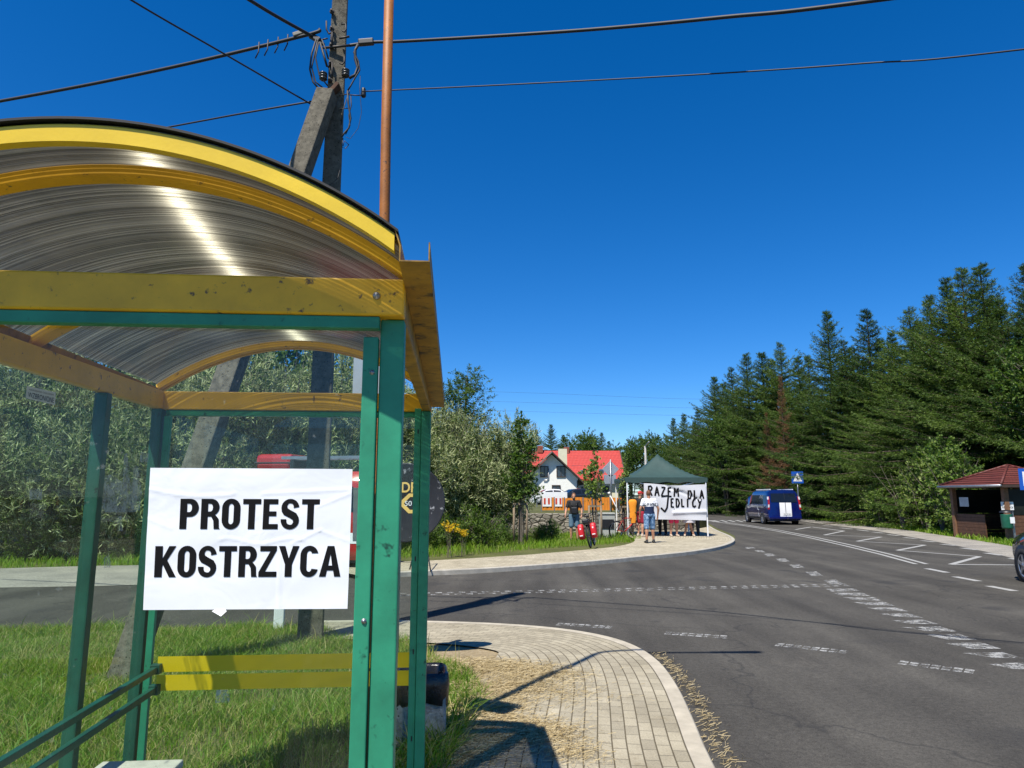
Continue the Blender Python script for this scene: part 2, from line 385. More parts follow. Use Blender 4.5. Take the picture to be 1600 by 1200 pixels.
road_right = [(1000, 796.4), (1060, 799), (1110, 802.3), (1180, 807.5), (1255, 814.6), (1375, 830), (1460, 845), (1545, 862), (1600, 875)]
far_kerb = [(560, 899), (640, 893), (750, 889), (880, 880), (940, 875.5), (1000, 869.5), (1050, 865), (1090, 860.5), (1122, 855), (1141, 849.5), (1149, 844.5), (1147, 840), (1137, 835), (1120, 828.5), (1108, 821), (1092, 813.5), (1070, 808), (1040, 804.5), (1000, 801.5)]
R_edge = ground_pts(road_right)
mb = MB()
outline = R_edge + [Vector((13.0, 14, 0)), Vector((12.2, 5, 0)), Vector((11, -20, 0)), Vector((.9, -20, 0)), Vector((.9, 6, 0)), Vector((.2, 8.3, 0)), Vector((-2.0, 9.3, 0)),
          at_z(220, 981), at_z(0, 983), Vector((-14, 7.2, 0)), Vector((-40, 1, 0)), Vector((-40, 5, 0)), Vector((-16, 10.8, 0)), at_z(0, 917), at_z(220, 914), at_z(420, 907)] + [at_z(x, y - 3) for x, y in far_kerb]
mb.poly(outline, .004)
road = structure(mb.build('road', ASPHALT, origin=(0, 0, 0)))

# markings painted on the road (children of the road)
def quad_px(mb, pts, z=.008):
    q = ground_pts(pts, z); mb.poly(q, z)
mk = MB()
def dash_along(mb, a, b, w, z=.008):
    a, b = Vector(a), Vector(b); d = (b - a).normalized(); nrm = Vector((-d.y, d.x, 0)) * (w / 2)
    mb.poly([a - nrm, b - nrm, b + nrm, a + nrm], z)
def line_px(mb, pts, w, z=.008):
    P = [at_z(x, y, z) for x, y in pts]
    L, Rr = [], []
    for i in range(len(P)):
        d = (P[min(i + 1, len(P) - 1)] - P[max(i - 1, 0)]).normalized(); nn = Vector((-d.y, d.x, 0)) * (w / 2); L.append(P[i] + nn); Rr.append(P[i] - nn)
    mb.sheet([L, Rr])
def c2(x, y): return (1000 + x * .375, 600 + y * .375)
# double centre line of the main road
cl = [c2(330, 576), c2(420, 588), c2(560, 611), c2(700, 639), c2(850, 673), c2(1000, 709), c2(1150, 750)]
line_px(mk, cl, .11); line_px(mk, [(x + 9 + i * 1.3, y) for i, (x, y) in enumerate(cl)], .11)
line_px(mk, [c2(150, 556), c2(240, 565), c2(330, 576)], .13)
for a, b in (((1195, 770), (1280, 787)), ((1312, 804), (1412, 823)), ((1452, 843), (1562, 864)), ((1640, 884), (1780, 918))):
    dash_along(mk, at_z(*c2(*a)), at_z(*c2(*b)), .16)
# dashed edge along the right-hand side
for a, b in (((690, 583), (725, 585)), ((762, 590), (800, 593)), ((835, 600), (885, 605)), ((905, 608), (955, 614)), ((968, 617), (1015, 622)), ((1032, 628), (1080, 633)), ((1100, 640), (1150, 645)), ((1175, 653), (1230, 659)), ((1255, 668), (1315, 674)), ((1340, 684), (1405, 692)), ((1440, 705), (1508, 715)), ((1545, 727), (1600, 737))):
    dash_along(mk, at_z(*c2(*a)), at_z(*c2(*b)), .2)
# bus-stop zigzag
zz = [(648, 607), (712, 597), (850, 614), (770, 630), (1005, 639), (905, 656), (1187, 672), (1075, 695), (1415, 720), (1297, 753), (1560, 755)]
zz = [(648, 607), (714, 596), (714, 596), (850, 613), (768, 630), (1005, 638), (905, 656), (1187, 672), (1073, 694), (1415, 720), (1295, 753), (1560, 755)]
for i in range(len(zz) - 1):
    if zz[i] != zz[i + 1]: dash_along(mk, at_z(*c2(*zz[i])), at_z(*c2(*zz[i + 1])), .14, .008 + .0008 * (i % 2))
# zebra crossing beyond the van
for k in range(5):
    x0, y0 = 275 + k * 32, 556 + k * 1.0
    quad_px(mk, [c2(x0, y0 + 12 - k * 1.2), c2(x0 + 55, y0 + 13 - k * 1.2), c2(x0 + 90, y0 + 19.5 - k * 1.2), c2(x0 + 30, y0 + 18.5 - k * 1.2)])
mk.build('road_markings', MARK, road)
mk = MB()
# edge line broken across the junction mouth
for q in ([(437, 680), (470, 679), (482, 685), (447, 687)], [(475, 692), (508, 692), (522, 701), (488, 700)], [(514, 707), (552, 707), (568, 717), (530, 718)],
          [(565, 728), (605, 727), (625, 740), (582, 740)], [(620, 752), (665, 752), (687, 766), (640, 766)], [(688, 782), (735, 781), (762, 799), (715, 800)],
          [(766, 818), (815, 815), (855, 836), (800, 838)]):
    quad_px(mk, [c2(*p) for p in q])
# worn bars between the junction and the through lane
for a in ([(775, 854), (890, 852), (918, 862), (800, 865)], [(800, 870), (928, 870), (962, 883), (835, 880)], [(845, 889), (975, 888), (1010, 903), (900, 901)], [(890, 909), (1020, 908), (1062, 924), (945, 920)],
          [(945, 932), (1070, 931), (1118, 947), (1005, 943)], [(995, 957), (1120, 956), (1180, 974), (1060, 969)], [(1050, 985), (1180, 982), (1245, 1000), (1125, 999)], [(1088, 1013), (1250, 1010), (1332, 1033), (1200, 1030)],
          [(1180, 1044), (1330, 1041), (1405, 1066), (1290, 1066)], [(1270, 1080), (1420, 1076), (1505, 1103), (1380, 1103)], [(1345, 1121), (1510, 1117), (1600, 1143), (1470, 1141)], [(1440, 1166), (1590, 1160), (1690, 1190), (1560, 1188)]):
    quad_px(mk, [c2(*p) for p in a])
# double dotted centre line of the side road
a0, a1 = at_z(560, 931), at_z(1322, 914.5)
L_ = (a1 - a0).length; d_ = (a1 - a0).normalized(); nn_ = Vector((-d_.y, d_.x, 0))
k = 0; s_ = 0.0
while s_ < L_:
    for r_ in (-.11, .11):
        p = a0 + d_ * (s_ + (.09 if r_ > 0 else 0)) + nn_ * r_
        dash_along(mk, p, p + d_ * .11, .12)
    s_ += .2
# two-row dotted give-way dashes in front of the pavement corner
for (xa, ya), (xb, yb) in (((870, 976), (955, 981)), ((1039, 990), (1128, 996)), ((1213, 1008), (1312, 1019)), ((1405, 1036), (1513, 1050)), ((1620, 1072), (1740, 1090))):
    p0, p1 = at_z(xa, ya), at_z(xb, yb); dd = (p1 - p0).normalized(); ln = (p1 - p0).length; nq = Vector((-dd.y, dd.x, 0)); s_ = 0
    while s_ < ln:
        for r_ in (-.055, .055): dash_along(mk, p0 + dd * s_ + nq * r_, p0 + dd * (s_ + .075) + nq * r_, .075)
        s_ += .092
mk.build('worn_road_markings', MARK_WORN, road)

# pavements -----------------------------------------------------------------
def resample(P, step):
    out = [P[0].copy()]; acc = 0.0
    for a, b in zip(P[:-1], P[1:]):
        L = (b - a).length; t = step - acc
        while t <= L: out.append(a + (b - a) * (t / L)); t += step
        acc = (acc + L) % step
    return out
def smooth_line(P, it=2):
    for _ in range(it):
        Q = [P[0]]
        for a, b in zip(P[:-1], P[1:]): Q += [a * .75 + b * .25, a * .25 + b * .75]
        P = Q + [P[-1]]
    return P
def pavement(name, line, side, widths, z, mat, kerb_mat, kerb_h, kerb_w=.125):
    """paved band beside a kerb line; side +1 = to the left of the line's direction"""
    P = resample(smooth_line(line), .15); n = len(P); T = []
    for i in range(n): T.append((P[min(i + 3, n - 1)] - P[max(i - 3, 0)]).normalized())
    N = [Vector((-t.y, t.x, 0)) * side for t in T]
    mb = MB(); rows = []; uvs = []
    for i in range(n):
        W = widths(i / (n - 1)); rows.append([P[i] + N[i] * (kerb_w + .004 + (W - kerb_w) * j / 10) + Vector((0, 0, z)) for j in range(11)])
        uvs.append([(i * .15, (W - kerb_w) * j / 10) for j in range(11)])
    mb.sheet(rows); o = mb.build(name, mat, origin=(0, 0, 0)); structure(o)
    me = o.data; ul = me.uv_layers.new(name='UVMap'); flat = [u for r in uvs for u in r]
    for lp in me.loops: ul.data[lp.index].uv = flat[lp.vertex_index]
    for p in me.polygons: p.use_smooth = True
    kb = MB(); g = .0
    kb.sheet([[P[i] + Vector((0, 0, -.05)), P[i] + Vector((0, 0, z - .012 + kerb_h)), P[i] + N[i] * .012 + Vector((0, 0, z + kerb_h)), P[i] + N[i] * kerb_w + Vector((0, 0, z + kerb_h)), P[i] + N[i] * kerb_w + Vector((0, 0, z - .03))] for i in range(n)])
    structure(kb.build('kerb', kerb_mat, origin=(0, 0, 0))); return P, N
near_line = [Vector((-9, 7.9, 0)) * 0 + at_z(505, 974), at_z(600, 973), at_z(680, 974.5), at_z(780, 978), at_z(870, 985), at_z(940, 996), at_z(990, 1011), at_z(1030, 1036), at_z(1058, 1074), at_z(1082, 1125), at_z(1112, 1200), Vector((1.08, 2.5, 0)), Vector((.75, -1, 0)), Vector((.3, -6, 0))]
near_P, near_N = pavement('pavement', near_line, -1, lambda t: 1.75 if t > .35 else 1.15 + .6 * t / .35, .035, PAVER, KERB, .004)
fk = [at_z(x, y, .1) for x, y in far_kerb]; fk = [Vector((p.x, p.y, 0)) for p in fk]
far_P, far_N = pavement('far_pavement', fk, 1, lambda t: 2.3 + 2.2 * math.exp(-((t - .40) / .16) ** 2), .10, PAVER_FAR, KERB_GREY, .006)
# sandy strip that closes the inside of the corner
mb = MB(); mb.poly([Vector((-2.5, 9.2, 0)), Vector((-1.2, 9.25, 0)), Vector((.2, 8.6, 0)), Vector((.9, 7.4, 0)), Vector((.85, 5.5, 0)), Vector((.4, 3, 0)), Vector((-.6, 3.0, 0)), Vector((-.45, 5.0, 0)), Vector((-.3, 6.2, 0)), Vector((-.75, 7.3, 0)), Vector((-1.2, 8.1, 0)), Vector((-2.5, 8.4, 0))], .016)
SAND = speckle('sandy_earth', [(.16, .125, .07), (.26, .205, .125), (.36, .30, .20)], 30)
structure(mb.build('sandy_path', SAND, origin=(0, 0, 0)))
# gravel shoulders
mb = MB(); rows = []
for i, p in enumerate(R_edge):
    d = (R_edge[min(i + 1, len(R_edge) - 1)] - R_edge[max(i - 1, 0)]).normalized(); nn = Vector((-d.y, d.x, 0))
    rows.append([p - nn * .1 + Vector((0, 0, .006)), p + nn * .7 + Vector((0, 0, .03)), p + nn * 1.5 + Vector((0, 0, .02))])
rows.append([Vector((12.9, 14, .006)), Vector((13.7, 14, .03)), Vector((14.6, 14, .02))]); rows.append([Vector((12.0, 4, .006)), Vector((12.9, 4, .03)), Vector((13.9, 4, .02))])
mb.smooth = True; mb.sheet(rows); structure(mb.build('gravel_shoulder', GRAVEL, origin=(0, 0, 0)))
mb = MB(); mb.smooth = True
mb.sheet([[at_z(x, y, .007) for x, y in ((-400, 935), (0, 918), (150, 915.5), (300, 911), (440, 905), (560, 898))], [at_z(x, y, .05) for x, y in ((-400, 905), (0, 899), (150, 897), (300, 893), (440, 888), (560, 882))], [at_z(x, y, .03) for x, y in ((-400, 893), (0, 888), (150, 884), (300, 882), (440, 880), (560, 876))]])
structure(mb.build('gravel_verge', GRAVEL, origin=(0, 0, 0)))

# ================================================================== GROUND COVER
def in_poly(pts, poly):
    x, y = pts[:, 0], pts[:, 1]; inside = np.zeros(len(pts), bool); j = len(poly) - 1
    for i in range(len(poly)):
        xi, yi, xj, yj = poly[i][0], poly[i][1], poly[j][0], poly[j][1]
        c = ((yi > y) != (yj > y)) & (x < (xj - xi) * (y - yi) / (yj - yi + 1e-12) + xi); inside ^= c; j = i
    return inside
def blades(rng, poly, n, h, w, lean=.5, holes=(), clump=.0):
    poly = [(p[0], p[1]) for p in poly]; a = np.array(poly); lo, hi = a.min(0), a.max(0)
    p = rng.uniform(lo, hi, (int(n), 2)); k = in_poly(p, poly)
    for hp in holes: k &= ~in_poly(p, [(q[0], q[1]) for q in hp])
    if clump:
        f = np.sin(p[:, 0] * 3.1 + np.sin(p[:, 1] * 2.3) * 1.7) * np.sin(p[:, 1] * 2.7 + np.sin(p[:, 0] * 1.9) * 1.3)
        k &= (f * .5 + .5 + rng.uniform(-.35, .35, len(p))) > clump
        hm = .65 + .55 * np.clip(f * .5 + .5, 0, 1)
    else: hm = np.ones(len(p))
    p = p[k]; m = len(p); hh = h * rng.uniform(.45, 1.25, m) * hm[k]; ang = rng.uniform(0, 2 * np.pi, m); la = rng.uniform(0, 2 * np.pi, m); ln = hh * lean * rng.uniform(.1, 1.3, m)
    sx, sy = np.cos(ang) * w / 2, np.sin(ang) * w / 2; dx, dy = np.cos(la) * ln, np.sin(la) * ln
    V = np.zeros((m, 5, 3))
    V[:, 0] = np.c_[p[:, 0] - sx, p[:, 1] - sy, np.zeros(m)]; V[:, 1] = np.c_[p[:, 0] + sx, p[:, 1] + sy, np.zeros(m)]
    V[:, 2] = np.c_[p[:, 0] - sx * .8 + dx * .35, p[:, 1] - sy * .8 + dy * .35, hh * .6]; V[:, 3] = np.c_[p[:, 0] + sx * .8 + dx * .35, p[:, 1] + sy * .8 + dy * .35, hh * .6]
    V[:, 4] = np.c_[p[:, 0] + dx, p[:, 1] + dy, hh * .95]
    F = (np.array([[0, 1, 3], [0, 3, 2], [2, 3, 4]])[None] + (np.arange(m) * 5)[:, None, None]).reshape(-1, 3)
    return V.reshape(-1, 3), F
def grass_object(name, parts, mat, label):
    Vs, Fs, o = [], [], 0
    for v, f in parts: Vs.append(v); Fs.append(f + o); o += len(v)
    ob = np_obj(name, np_mesh(name, np.concatenate(Vs), np.concatenate(Fs), [mat]))
    return tag(ob, label, 'grass', kind='stuff')
GRASS = foliage('meadow_grass', [(.06, .14, .010), (.095, .20, .014), (.14, .26, .025), (.22, .28, .05), (.42, .36, .15)], trans=.42)
LAWN = foliage('sunny_verge_grass', [(.09, .19, .012), (.14, .27, .02), (.20, .33, .03), (.26, .33, .06)], trans=.45)
rng = np.random.default_rng(5)
inner_edge = [near_P[i] + near_N[i] * 1.62 for i in range(len(near_P))]
near_poly = [at_z(-250, 986), at_z(0, 986), at_z(220, 985), at_z(400, 983), at_z(500, 984), at_z(560, 1003), at_z(640, 1006), at_z(668, 1018), at_z(690, 1038), at_z(740, 1060), at_z(762, 1086), at_z(738, 1130), at_z(716, 1178), Vector((-.42, 3.9, 0)), Vector((-.5, 2.2, 0)), Vector((-6, 2.2, 0))]
far_poly = [at_z(-400, 893), at_z(0, 889), at_z(300, 884), at_z(560, 877.5), at_z(640, 873), at_z(760, 866), at_z(850, 857.5), at_z(950, 851), at_z(1003, 846), at_z(1000, 838), at_z(900, 836), at_z(700, 846), at_z(560, 860), at_z(300, 866), at_z(0, 870), at_z(-400, 874)]
right_off = []
for i, p in enumerate(R_edge):
    d = (R_edge[min(i + 1, len(R_edge) - 1)] - R_edge[max(i - 1, 0)]).normalized(); right_off.append((p, Vector((-d.y, d.x, 0))))
right_poly = [p + q * 1.45 for p, q in right_off] + [Vector((14.5, 14, 0))] + [Vector((22, 14, 0))] + [p + q * 5.5 for p, q in right_off[::-1]]
bench_clear = [(-1.3, 1.0), (-1.9, 1.0), (-1.9, 3.0), (-1.3, 3.0)]
grass_object('long_grass', [blades(rng, near_poly, 190000, .115, .007, .95, clump=.14), blades(rng, near_poly, 8000, .22, .008, 1.1, clump=.58),
    blades(rng, [at_z(660, 1150), at_z(735, 1120), at_z(715, 1178), (-.45, 4.2), (-.75, 4.2)], 1100, .22, .010, 1.4)], GRASS, 'long tufted grass half dried to straw around the bus shelter')
grass_object('verge_grass', [blades(rng, far_poly, 60000, .22, .02, .6, clump=.12)], LAWN, 'strip of bright green grass along the pavement across the side road')
grass_object('roadside_grass', [blades(rng, right_poly, 90000, .20, .035, .7, clump=.2)], LAWN, 'strip of sunlit grass between the gravel shoulder and the spruces')
# straw: cut dry grass lying on the pavers
def straw(rng, spots, ln=.06, w=.0026):
    Vs, Fs, o = [], [], 0
    for (x, y, sx, sy, n, z) in spots:
        n = int(n * 2.3); p = np.c_[rng.normal(x, sx, n), rng.normal(y, sy, n)]; a = rng.uniform(0, np.pi, n); l = ln * rng.uniform(.3, 1.2, n) / 2
        dx, dy = np.cos(a) * l, np.sin(a) * l; nx, ny = -np.sin(a) * w / 2, np.cos(a) * w / 2
        zz = z + .004 + rng.uniform(0, .02, n); z2 = z + .004 + rng.uniform(0, .02, n)
        V = np.stack([np.c_[p[:, 0] - dx - nx, p[:, 1] - dy - ny, zz], np.c_[p[:, 0] + dx - nx, p[:, 1] + dy - ny, z2], np.c_[p[:, 0] + dx + nx, p[:, 1] + dy + ny, z2 + .002], np.c_[p[:, 0] - dx + nx, p[:, 1] - dy + ny, zz + .002]], 1)
        F = np.array([[0, 1, 2, 3]]) + (np.arange(n) * 4)[:, None] + o; Vs.append(V.reshape(-1, 3)); Fs.append(F); o += n * 4
    return np.concatenate(Vs), np.concatenate(Fs)
STRAW = foliage('dry_straw', [(.28, .21, .10), (.40, .31, .16), (.52, .43, .26)], trans=.1, rough=.8)
sp = []
for (px, py, sx, sy, n) in ((720, 1035, .28, .10, 700), (770, 1042, .3, .12, 1500), (830, 1055, .25, .16, 1100), (790, 1075, .25, .15, 1200), (770, 1100, .16, .16, 900), (760, 1130, .13, .16, 1300), (800, 1140, .22, .14, 1300), (740, 1165, .12, .12, 1000), (840, 1150, .15, .1, 500), (890, 1175, .12, .1, 250), (870, 1085, .25, .2, 260), (690, 1190, .12, .15, 700), (780, 1185, .25, .15, 250)):
    q = at_z(px, py, .04); sp.append((q.x, q.y, sx, sy, n, .036))
for i in range(0, len(near_P)):
    q = near_P[i] - near_N[i] * .09
    if q.y < 7.6 and q.y > 2: sp.append((q.x + .02, q.y, .045, .08, 17, .0))
v_, f_ = straw(rng, sp)
tag(np_obj('straw', np_mesh('straw', v_, f_, [STRAW])), 'loose dry straw strewn over the paver corner and along its kerb', 'straw', kind='stuff')

# ================================================================== BUS SHELTER
NL, NR, FL, FR = (np.array(p) for p in ((-1.875, 1.752), (-.30, 1.872), (-2.045, 3.945), (-.478, 4.065)))
def SH(u, v, z):
    p = (NL * (1 - u) + NR * u) * (1 - v) + (FL * (1 - u) + FR * u) * v
    return Vector((p[0], p[1], z))
ZB, ZT = 2.139, 2.245
shelter = thing('bus_shelter', SH(.5, .5, 0), 'green and yellow bus shelter with curved translucent roof over glass walls', 'bus shelter')
UW, VW = 1.575, 2.2                                 # metres per unit of u and v
def sbar(mb, u0, v0, z0, u1, v1, z1, w, h, up=(0, 0, 1)): mb.bar(SH(u0, v0, z0), SH(u1, v1, z1), w, h, up)
def post(u, v, sx, sy, z0=0.0, z1=ZB - .001):
    b = MB(); c = SH(u, v, 0); d = SH(1, v, 0) - SH(0, v, 0); b.box((c.x, c.y, (z0 + z1) / 2), (sx, sy, z1 - z0), math.atan2(d.y, d.x)); return b
def screw(mb, p, n, r=.007):
    n = Vector(n).normalized(); q = n.to_track_quat('Z', 'Y').to_matrix(); mb.lathe([(0, .005), (r * .5, .005), (r * .5, .003), (r, .0025), (r, 0)], p, 10, q)
front_n = Vector((NR[1] - NL[1], -(NR[0] - NL[0]), 0)).normalized()
for (u, v, sx) in ((1 - .033 / UW, .02, .066), (.033 / UW, .02, .066), (1 - .027 / UW, .985, .054), (.030 / UW, .985, .058)):
    post(u, v, sx, .06).build('post', GRN if u > .5 else GRN_SHADED, shelter, bevel=.004)
post(.030 / UW, .70, .06, .05).build('post', GRN_SHADED, shelter, bevel=.004)
# glazing bars beside the posts
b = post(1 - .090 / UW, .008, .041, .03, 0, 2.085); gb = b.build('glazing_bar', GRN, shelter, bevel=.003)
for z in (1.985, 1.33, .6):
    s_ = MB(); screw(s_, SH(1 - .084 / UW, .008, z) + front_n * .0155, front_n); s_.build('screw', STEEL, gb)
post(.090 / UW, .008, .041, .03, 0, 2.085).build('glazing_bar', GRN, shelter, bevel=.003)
b = post(1 - .075 / UW, .985, .038, .03, 0, 2.155); gb = b.build('glazing_bar', GRN, shelter, bevel=.003)
for z in (2.02, 1.30, .80, .35):
    s_ = MB(); c = SH(1 - .072 / UW, .985, z) + front_n * .0152; s_.box(c, (.007, .003, .026), 0); s_.build('slot', BLACK, gb)
post(.085 / UW, .985, .036, .03, 0, 2.1).build('glazing_bar', GRN, shelter, bevel=.003)
# beams
for v in (0.0, 1.0):
    b = MB(); sbar(b, -.001, v, (ZB + ZT) / 2, 1.001, v, (ZB + ZT) / 2, .05, ZT - ZB); bo = b.build('beam', YEL, shelter, bevel=.006)
    if v == 0:
        s_ = MB(); p = SH(1 - .075 / UW, 0, ZB + .055) + front_n * .026; q = front_n.to_track_quat('Z', 'Y').to_matrix()
        s_.lathe([(0, .010), (.007, .008), (.0105, .003), (.011, 0)], p, 14, q); s_.build('bolt', STEEL, bo)
    b = MB(); sbar(b, .04, v, ZB - .018, .958, v, ZB - .018, .036, .034); b.build('rail', GRN, shelter, bevel=.003)
for u in (0.0, 1.0):
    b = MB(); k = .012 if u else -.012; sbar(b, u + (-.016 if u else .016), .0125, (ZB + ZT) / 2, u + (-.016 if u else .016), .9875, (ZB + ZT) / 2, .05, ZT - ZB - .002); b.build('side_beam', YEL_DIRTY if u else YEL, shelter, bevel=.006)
# curved roof
RISE = .272; NA = 40
def arch(t, lift=0.0): return ZT + .004 + RISE * (1 - (2 * t - 1) ** 2) ** .96 + lift if 0 <= t <= 1 else ZT + .004 + lift - abs(t - (1 if t > 1 else 0)) * .9
def arc_band(v0, v1, z_lo, z_hi, t0=.0, t1=1.0):
    b = MB(); prof = []
    T = [t0 + (t1 - t0) * i / NA for i in range(NA + 1)]; ring = []
    for t in T: ring.append([SH(t, v0, arch(t, z_lo)), SH(t, v0, arch(t, z_hi)), SH(t, v1, arch(t, z_hi)), SH(t, v1, arch(t, z_lo)), SH(t, v0, arch(t, z_lo))])
    b.sheet(ring); b.poly3(ring[0][:4]); b.poly3(ring[-1][:4][::-1]); return b
V0, V1 = -.100, 1.03
arc_band(-.012, .012, -.002, .034).build('rib', YEL, shelter, bevel=.003)
arc_band(.988, 1.012, -.002, .034).build('rib', YEL, shelter, bevel=.003)
arc_band(.44, .475, -.002, .034).build('rib', YEL, shelter, bevel=.003)
arc_band(V0, V0 + .014, -.004, .042, -.005, .992).build('rim', paint('bright_yellow_rim_paint', (.74, .50, .025), .35, var=.08, bump=.15, bscale=30), shelter, bevel=.003)
arc_band(V1 - .014, V1, -.004, .042, -.005, .992).build('rim', YEL, shelter, bevel=.003)
for va, vb in ((V0 - .004, V0 + .03), (V1 - .03, V1 + .004)):
    arc_band(va, vb, .0505, .057, -.012, .998).build('edge_seal', RUBBER, shelter)
def roof_material():
    t = NT('cloudy_roof_sheet'); v = t.coord(); n = t.noise(v, 9, 5, .7)
    tr = t.new('BsdfTransparent'); tr.inputs[0].default_value = (.68, .675, .645, 1)
    tl = t.new('BsdfTranslucent'); tl.inputs[0].default_value = (.40, .38, .32, 1)
    gl = t.new('BsdfGlossy'); gl.inputs['Roughness'].default_value = .10
    m = t.new('MixShader'); t.link(t.ramp(n, [(.3, (.04, .04, .04)), (.75, (.16, .16, .16))]), m.inputs[0]); t.link(tr.outputs[0], m.inputs[1]); t.link(tl.outputs[0], m.inputs[2])
    m2 = t.new('MixShader'); t.link(t.schlick(.03, .35), m2.inputs[0]); t.link(m.outputs[0], m2.inputs[1]); t.link(gl.outputs[0], m2.inputs[2]); return t.done(m2)
def web_material():
    t = NT('roof_channel_wall'); g = t.new('NewGeometry'); v = t.coord()
    rnd_ = t.math('ADD', t.math('MULTIPLY', g.outputs['Random Per Island'], .8), t.math('MULTIPLY', t.noise(v, 3.5, 3), .3))
    c = t.ramp(rnd_, [(.1, (.055, .053, .048)), (.5, (.17, .165, .148)), (.8, (.36, .35, .32)), (1, (.76, .75, .70))])
    df = t.new('BsdfDiffuse'); t.link(c, df.inputs[0]); tl = t.new('BsdfTranslucent'); t.link(c, tl.inputs[0])
    gl = t.new('BsdfAnisotropic'); gl.inputs['Roughness'].default_value = .42; gl.inputs['Anisotropy'].default_value = .80; gl.inputs['Rotation'].default_value = ROT_
    tg = t.new('Tangent', direction_type='RADIAL', axis='Y'); t.link(tg.outputs[0], gl.inputs['Tangent'])
    t.link(t.ramp(rnd_, [(.1, (.25, .24, .2)), (.9, (.95, .92, .82))]), gl.inputs[0])
    a = t.new('MixShader'); a.inputs[0].default_value = .35; t.link(df.outputs[0], a.inputs[1]); t.link(tl.outputs[0], a.inputs[2])
    b = t.new('MixShader'); b.inputs[0].default_value = .46; t.link(a.outputs[0], b.inputs[1]); t.link(gl.outputs[0], b.inputs[2])
    tr = t.new('BsdfTransparent'); e = t.new('MixShader'); e.inputs[0].default_value = .80; t.link(tr.outputs[0], e.inputs[1]); t.link(b.outputs[0], e.inputs[2]); return t.done(e)
ROT_ = 0.0
b = MB(); T = [i / NA for i in range(NA + 1)]; nv = 14
b.smooth = True
for lift in (.038, .0495): b.sheet([[SH(t, V0 + .002 + (V1 - V0 - .004) * j / nv, arch(t, lift)) for t in T] for j in range(nv + 1)])
b.mi = 1; b.smooth = False; rr = random.Random(4); nw = 400
for j in range(nw):
    v = V0 + .006 + (V1 - V0 - .012) * (j + rr.uniform(-.3, .3)) / (nw - 1); v = min(max(v, V0 + .004), V1 - .004)
    b.sheet([[SH(t, v, arch(t, .0388)) for t in T], [SH(t, v, arch(t, .0487)) for t in T]])
b.build('roof_sheet', [roof_material(), web_material()], shelter, fix=False)
# gutters
def gutter(u_in, sgn):
    b = MB(); m = sgn / UW
    prof = [(-.012, 2.272), (-.010, 2.274), (.004, 2.232), (.004, 2.194), (.073, 2.194), (.073, 2.242), (.0765, 2.242), (.0765, 2.1905), (.0005, 2.1905), (.0005, 2.2315)]
    b.prism(prof, V0 - .002, V1 + .002, lambda x, z, t: SH(u_in + x * m, t, z + .036 - .048 * (t - V0) / (V1 - V0))); return b
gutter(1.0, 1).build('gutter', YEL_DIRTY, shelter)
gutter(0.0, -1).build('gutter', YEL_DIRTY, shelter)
# glass panes
def pane(u0, v0, u1, v1, z0, z1, name='glass_pane', th=.006):
    b = MB(); a, c = SH(u0, v0, (z0 + z1) / 2), SH(u1, v1, (z0 + z1) / 2); b.bar(a, c, th, z1 - z0); return b.build(name, GLASS, shelter)
pane(.07, .008, 1 - .105 / UW, .008, .15, ZB - .036)
pane(.08, .985, 1 - .092 / UW, .985, .15, ZB - .036)
pane(.02, .04, .02, .675, .15, ZB - .002); pane(.02, .725, .02, .965, .15, ZB - .002)
# yellow warning stripes on the far pane
YEL_TAPE = None
def tape_material():
    t = NT('yellow_film'); p = t.bsdf((.95, .66, .008), .5); tl = t.new('BsdfTranslucent'); tl.inputs[0].default_value = (.9, .58, .01, 1); m = t.new('MixShader'); m.inputs[0].default_value = .35
    t.link(p.outputs[0], m.inputs[1]); t.link(tl.outputs[0], m.inputs[2]); return t.done(m)
for z0, z1 in ((.715, .795), (.620, .700)):
    b = MB(); n_ = front_n * .006
    b.poly3([SH(.085, .985, z0) + n_, SH(1 - .095 / UW, .985, z0) + n_, SH(1 - .095 / UW, .985, z1) + n_, SH(.085, .985, z1) + n_]); b.build('warning_stripe', YEL_TAPE or tape_material(), shelter)
# lean rails inside the back wall
for z in (.735, .63):
    b = MB(); sbar(b, .085, -.05, z - .03, .085, .965, z, .030, .030); b.build('lean_rail', GRN_SHADED, shelter, bevel=.003)
for z in (.735, .63):
    b = MB(); sbar(b, .085, .966, z, .085, .985, z, .05, .05); b.build('rail_bracket', GRN_SHADED, shelter, bevel=.003)
# bench
bench = thing('bench', SH(.2, .3, 0), 'pale weathered bench board under the curved shelter roof', 'bench')
b = MB(); sbar(b, .20, -.1, .44, .20, .74, .44, .36, .035); b.build('seat', paint('worn_white_board', (.48, .45, .38), .7, var=.2, scale=12, spots=.3), bench, bevel=.008)
for v in (.05, .62):
    b = MB(); sbar(b, .20, v, 0, .20, v, .42, .05, .05); b.build('leg', GRN, bench, bevel=.003)

# posters, stickers and scraps on the glass -------------------------------------------------
def paper_material():
    t = NT('glued_paper'); v = t.coord()
    h = t.noise(v, 7, 3, .5, .6)
    return t.done(t.bsdf((.80, .805, .82), .55, 0, .25, t.bump(h, .35, .012)))
PAPER = paper_material()
INK = paint('printing_ink', (.006, .0055, .006), .7, var=.1, spec=.15)
def fr_plane(u, z, off): return SH(u, .008, z) + front_n * off
pc = []
for (px, py) in ((224, 953), (543, 951), (551, 733), (235, 731)):
    r = Vector(ray(px, py)); n3 = front_n; p0 = fr_plane(.5, 1.5, .006); t_ = (p0 - Vector((0, 0, CAM_H))).dot(n3) / r.dot(n3); pc.append(Vector((0, 0, CAM_H)) + r * t_)
def post_pt(x, y): return pc[0] * ((1 - x) * (1 - y)) + pc[1] * (x * (1 - y)) + pc[2] * (x * y) + pc[3] * ((1 - x) * y)
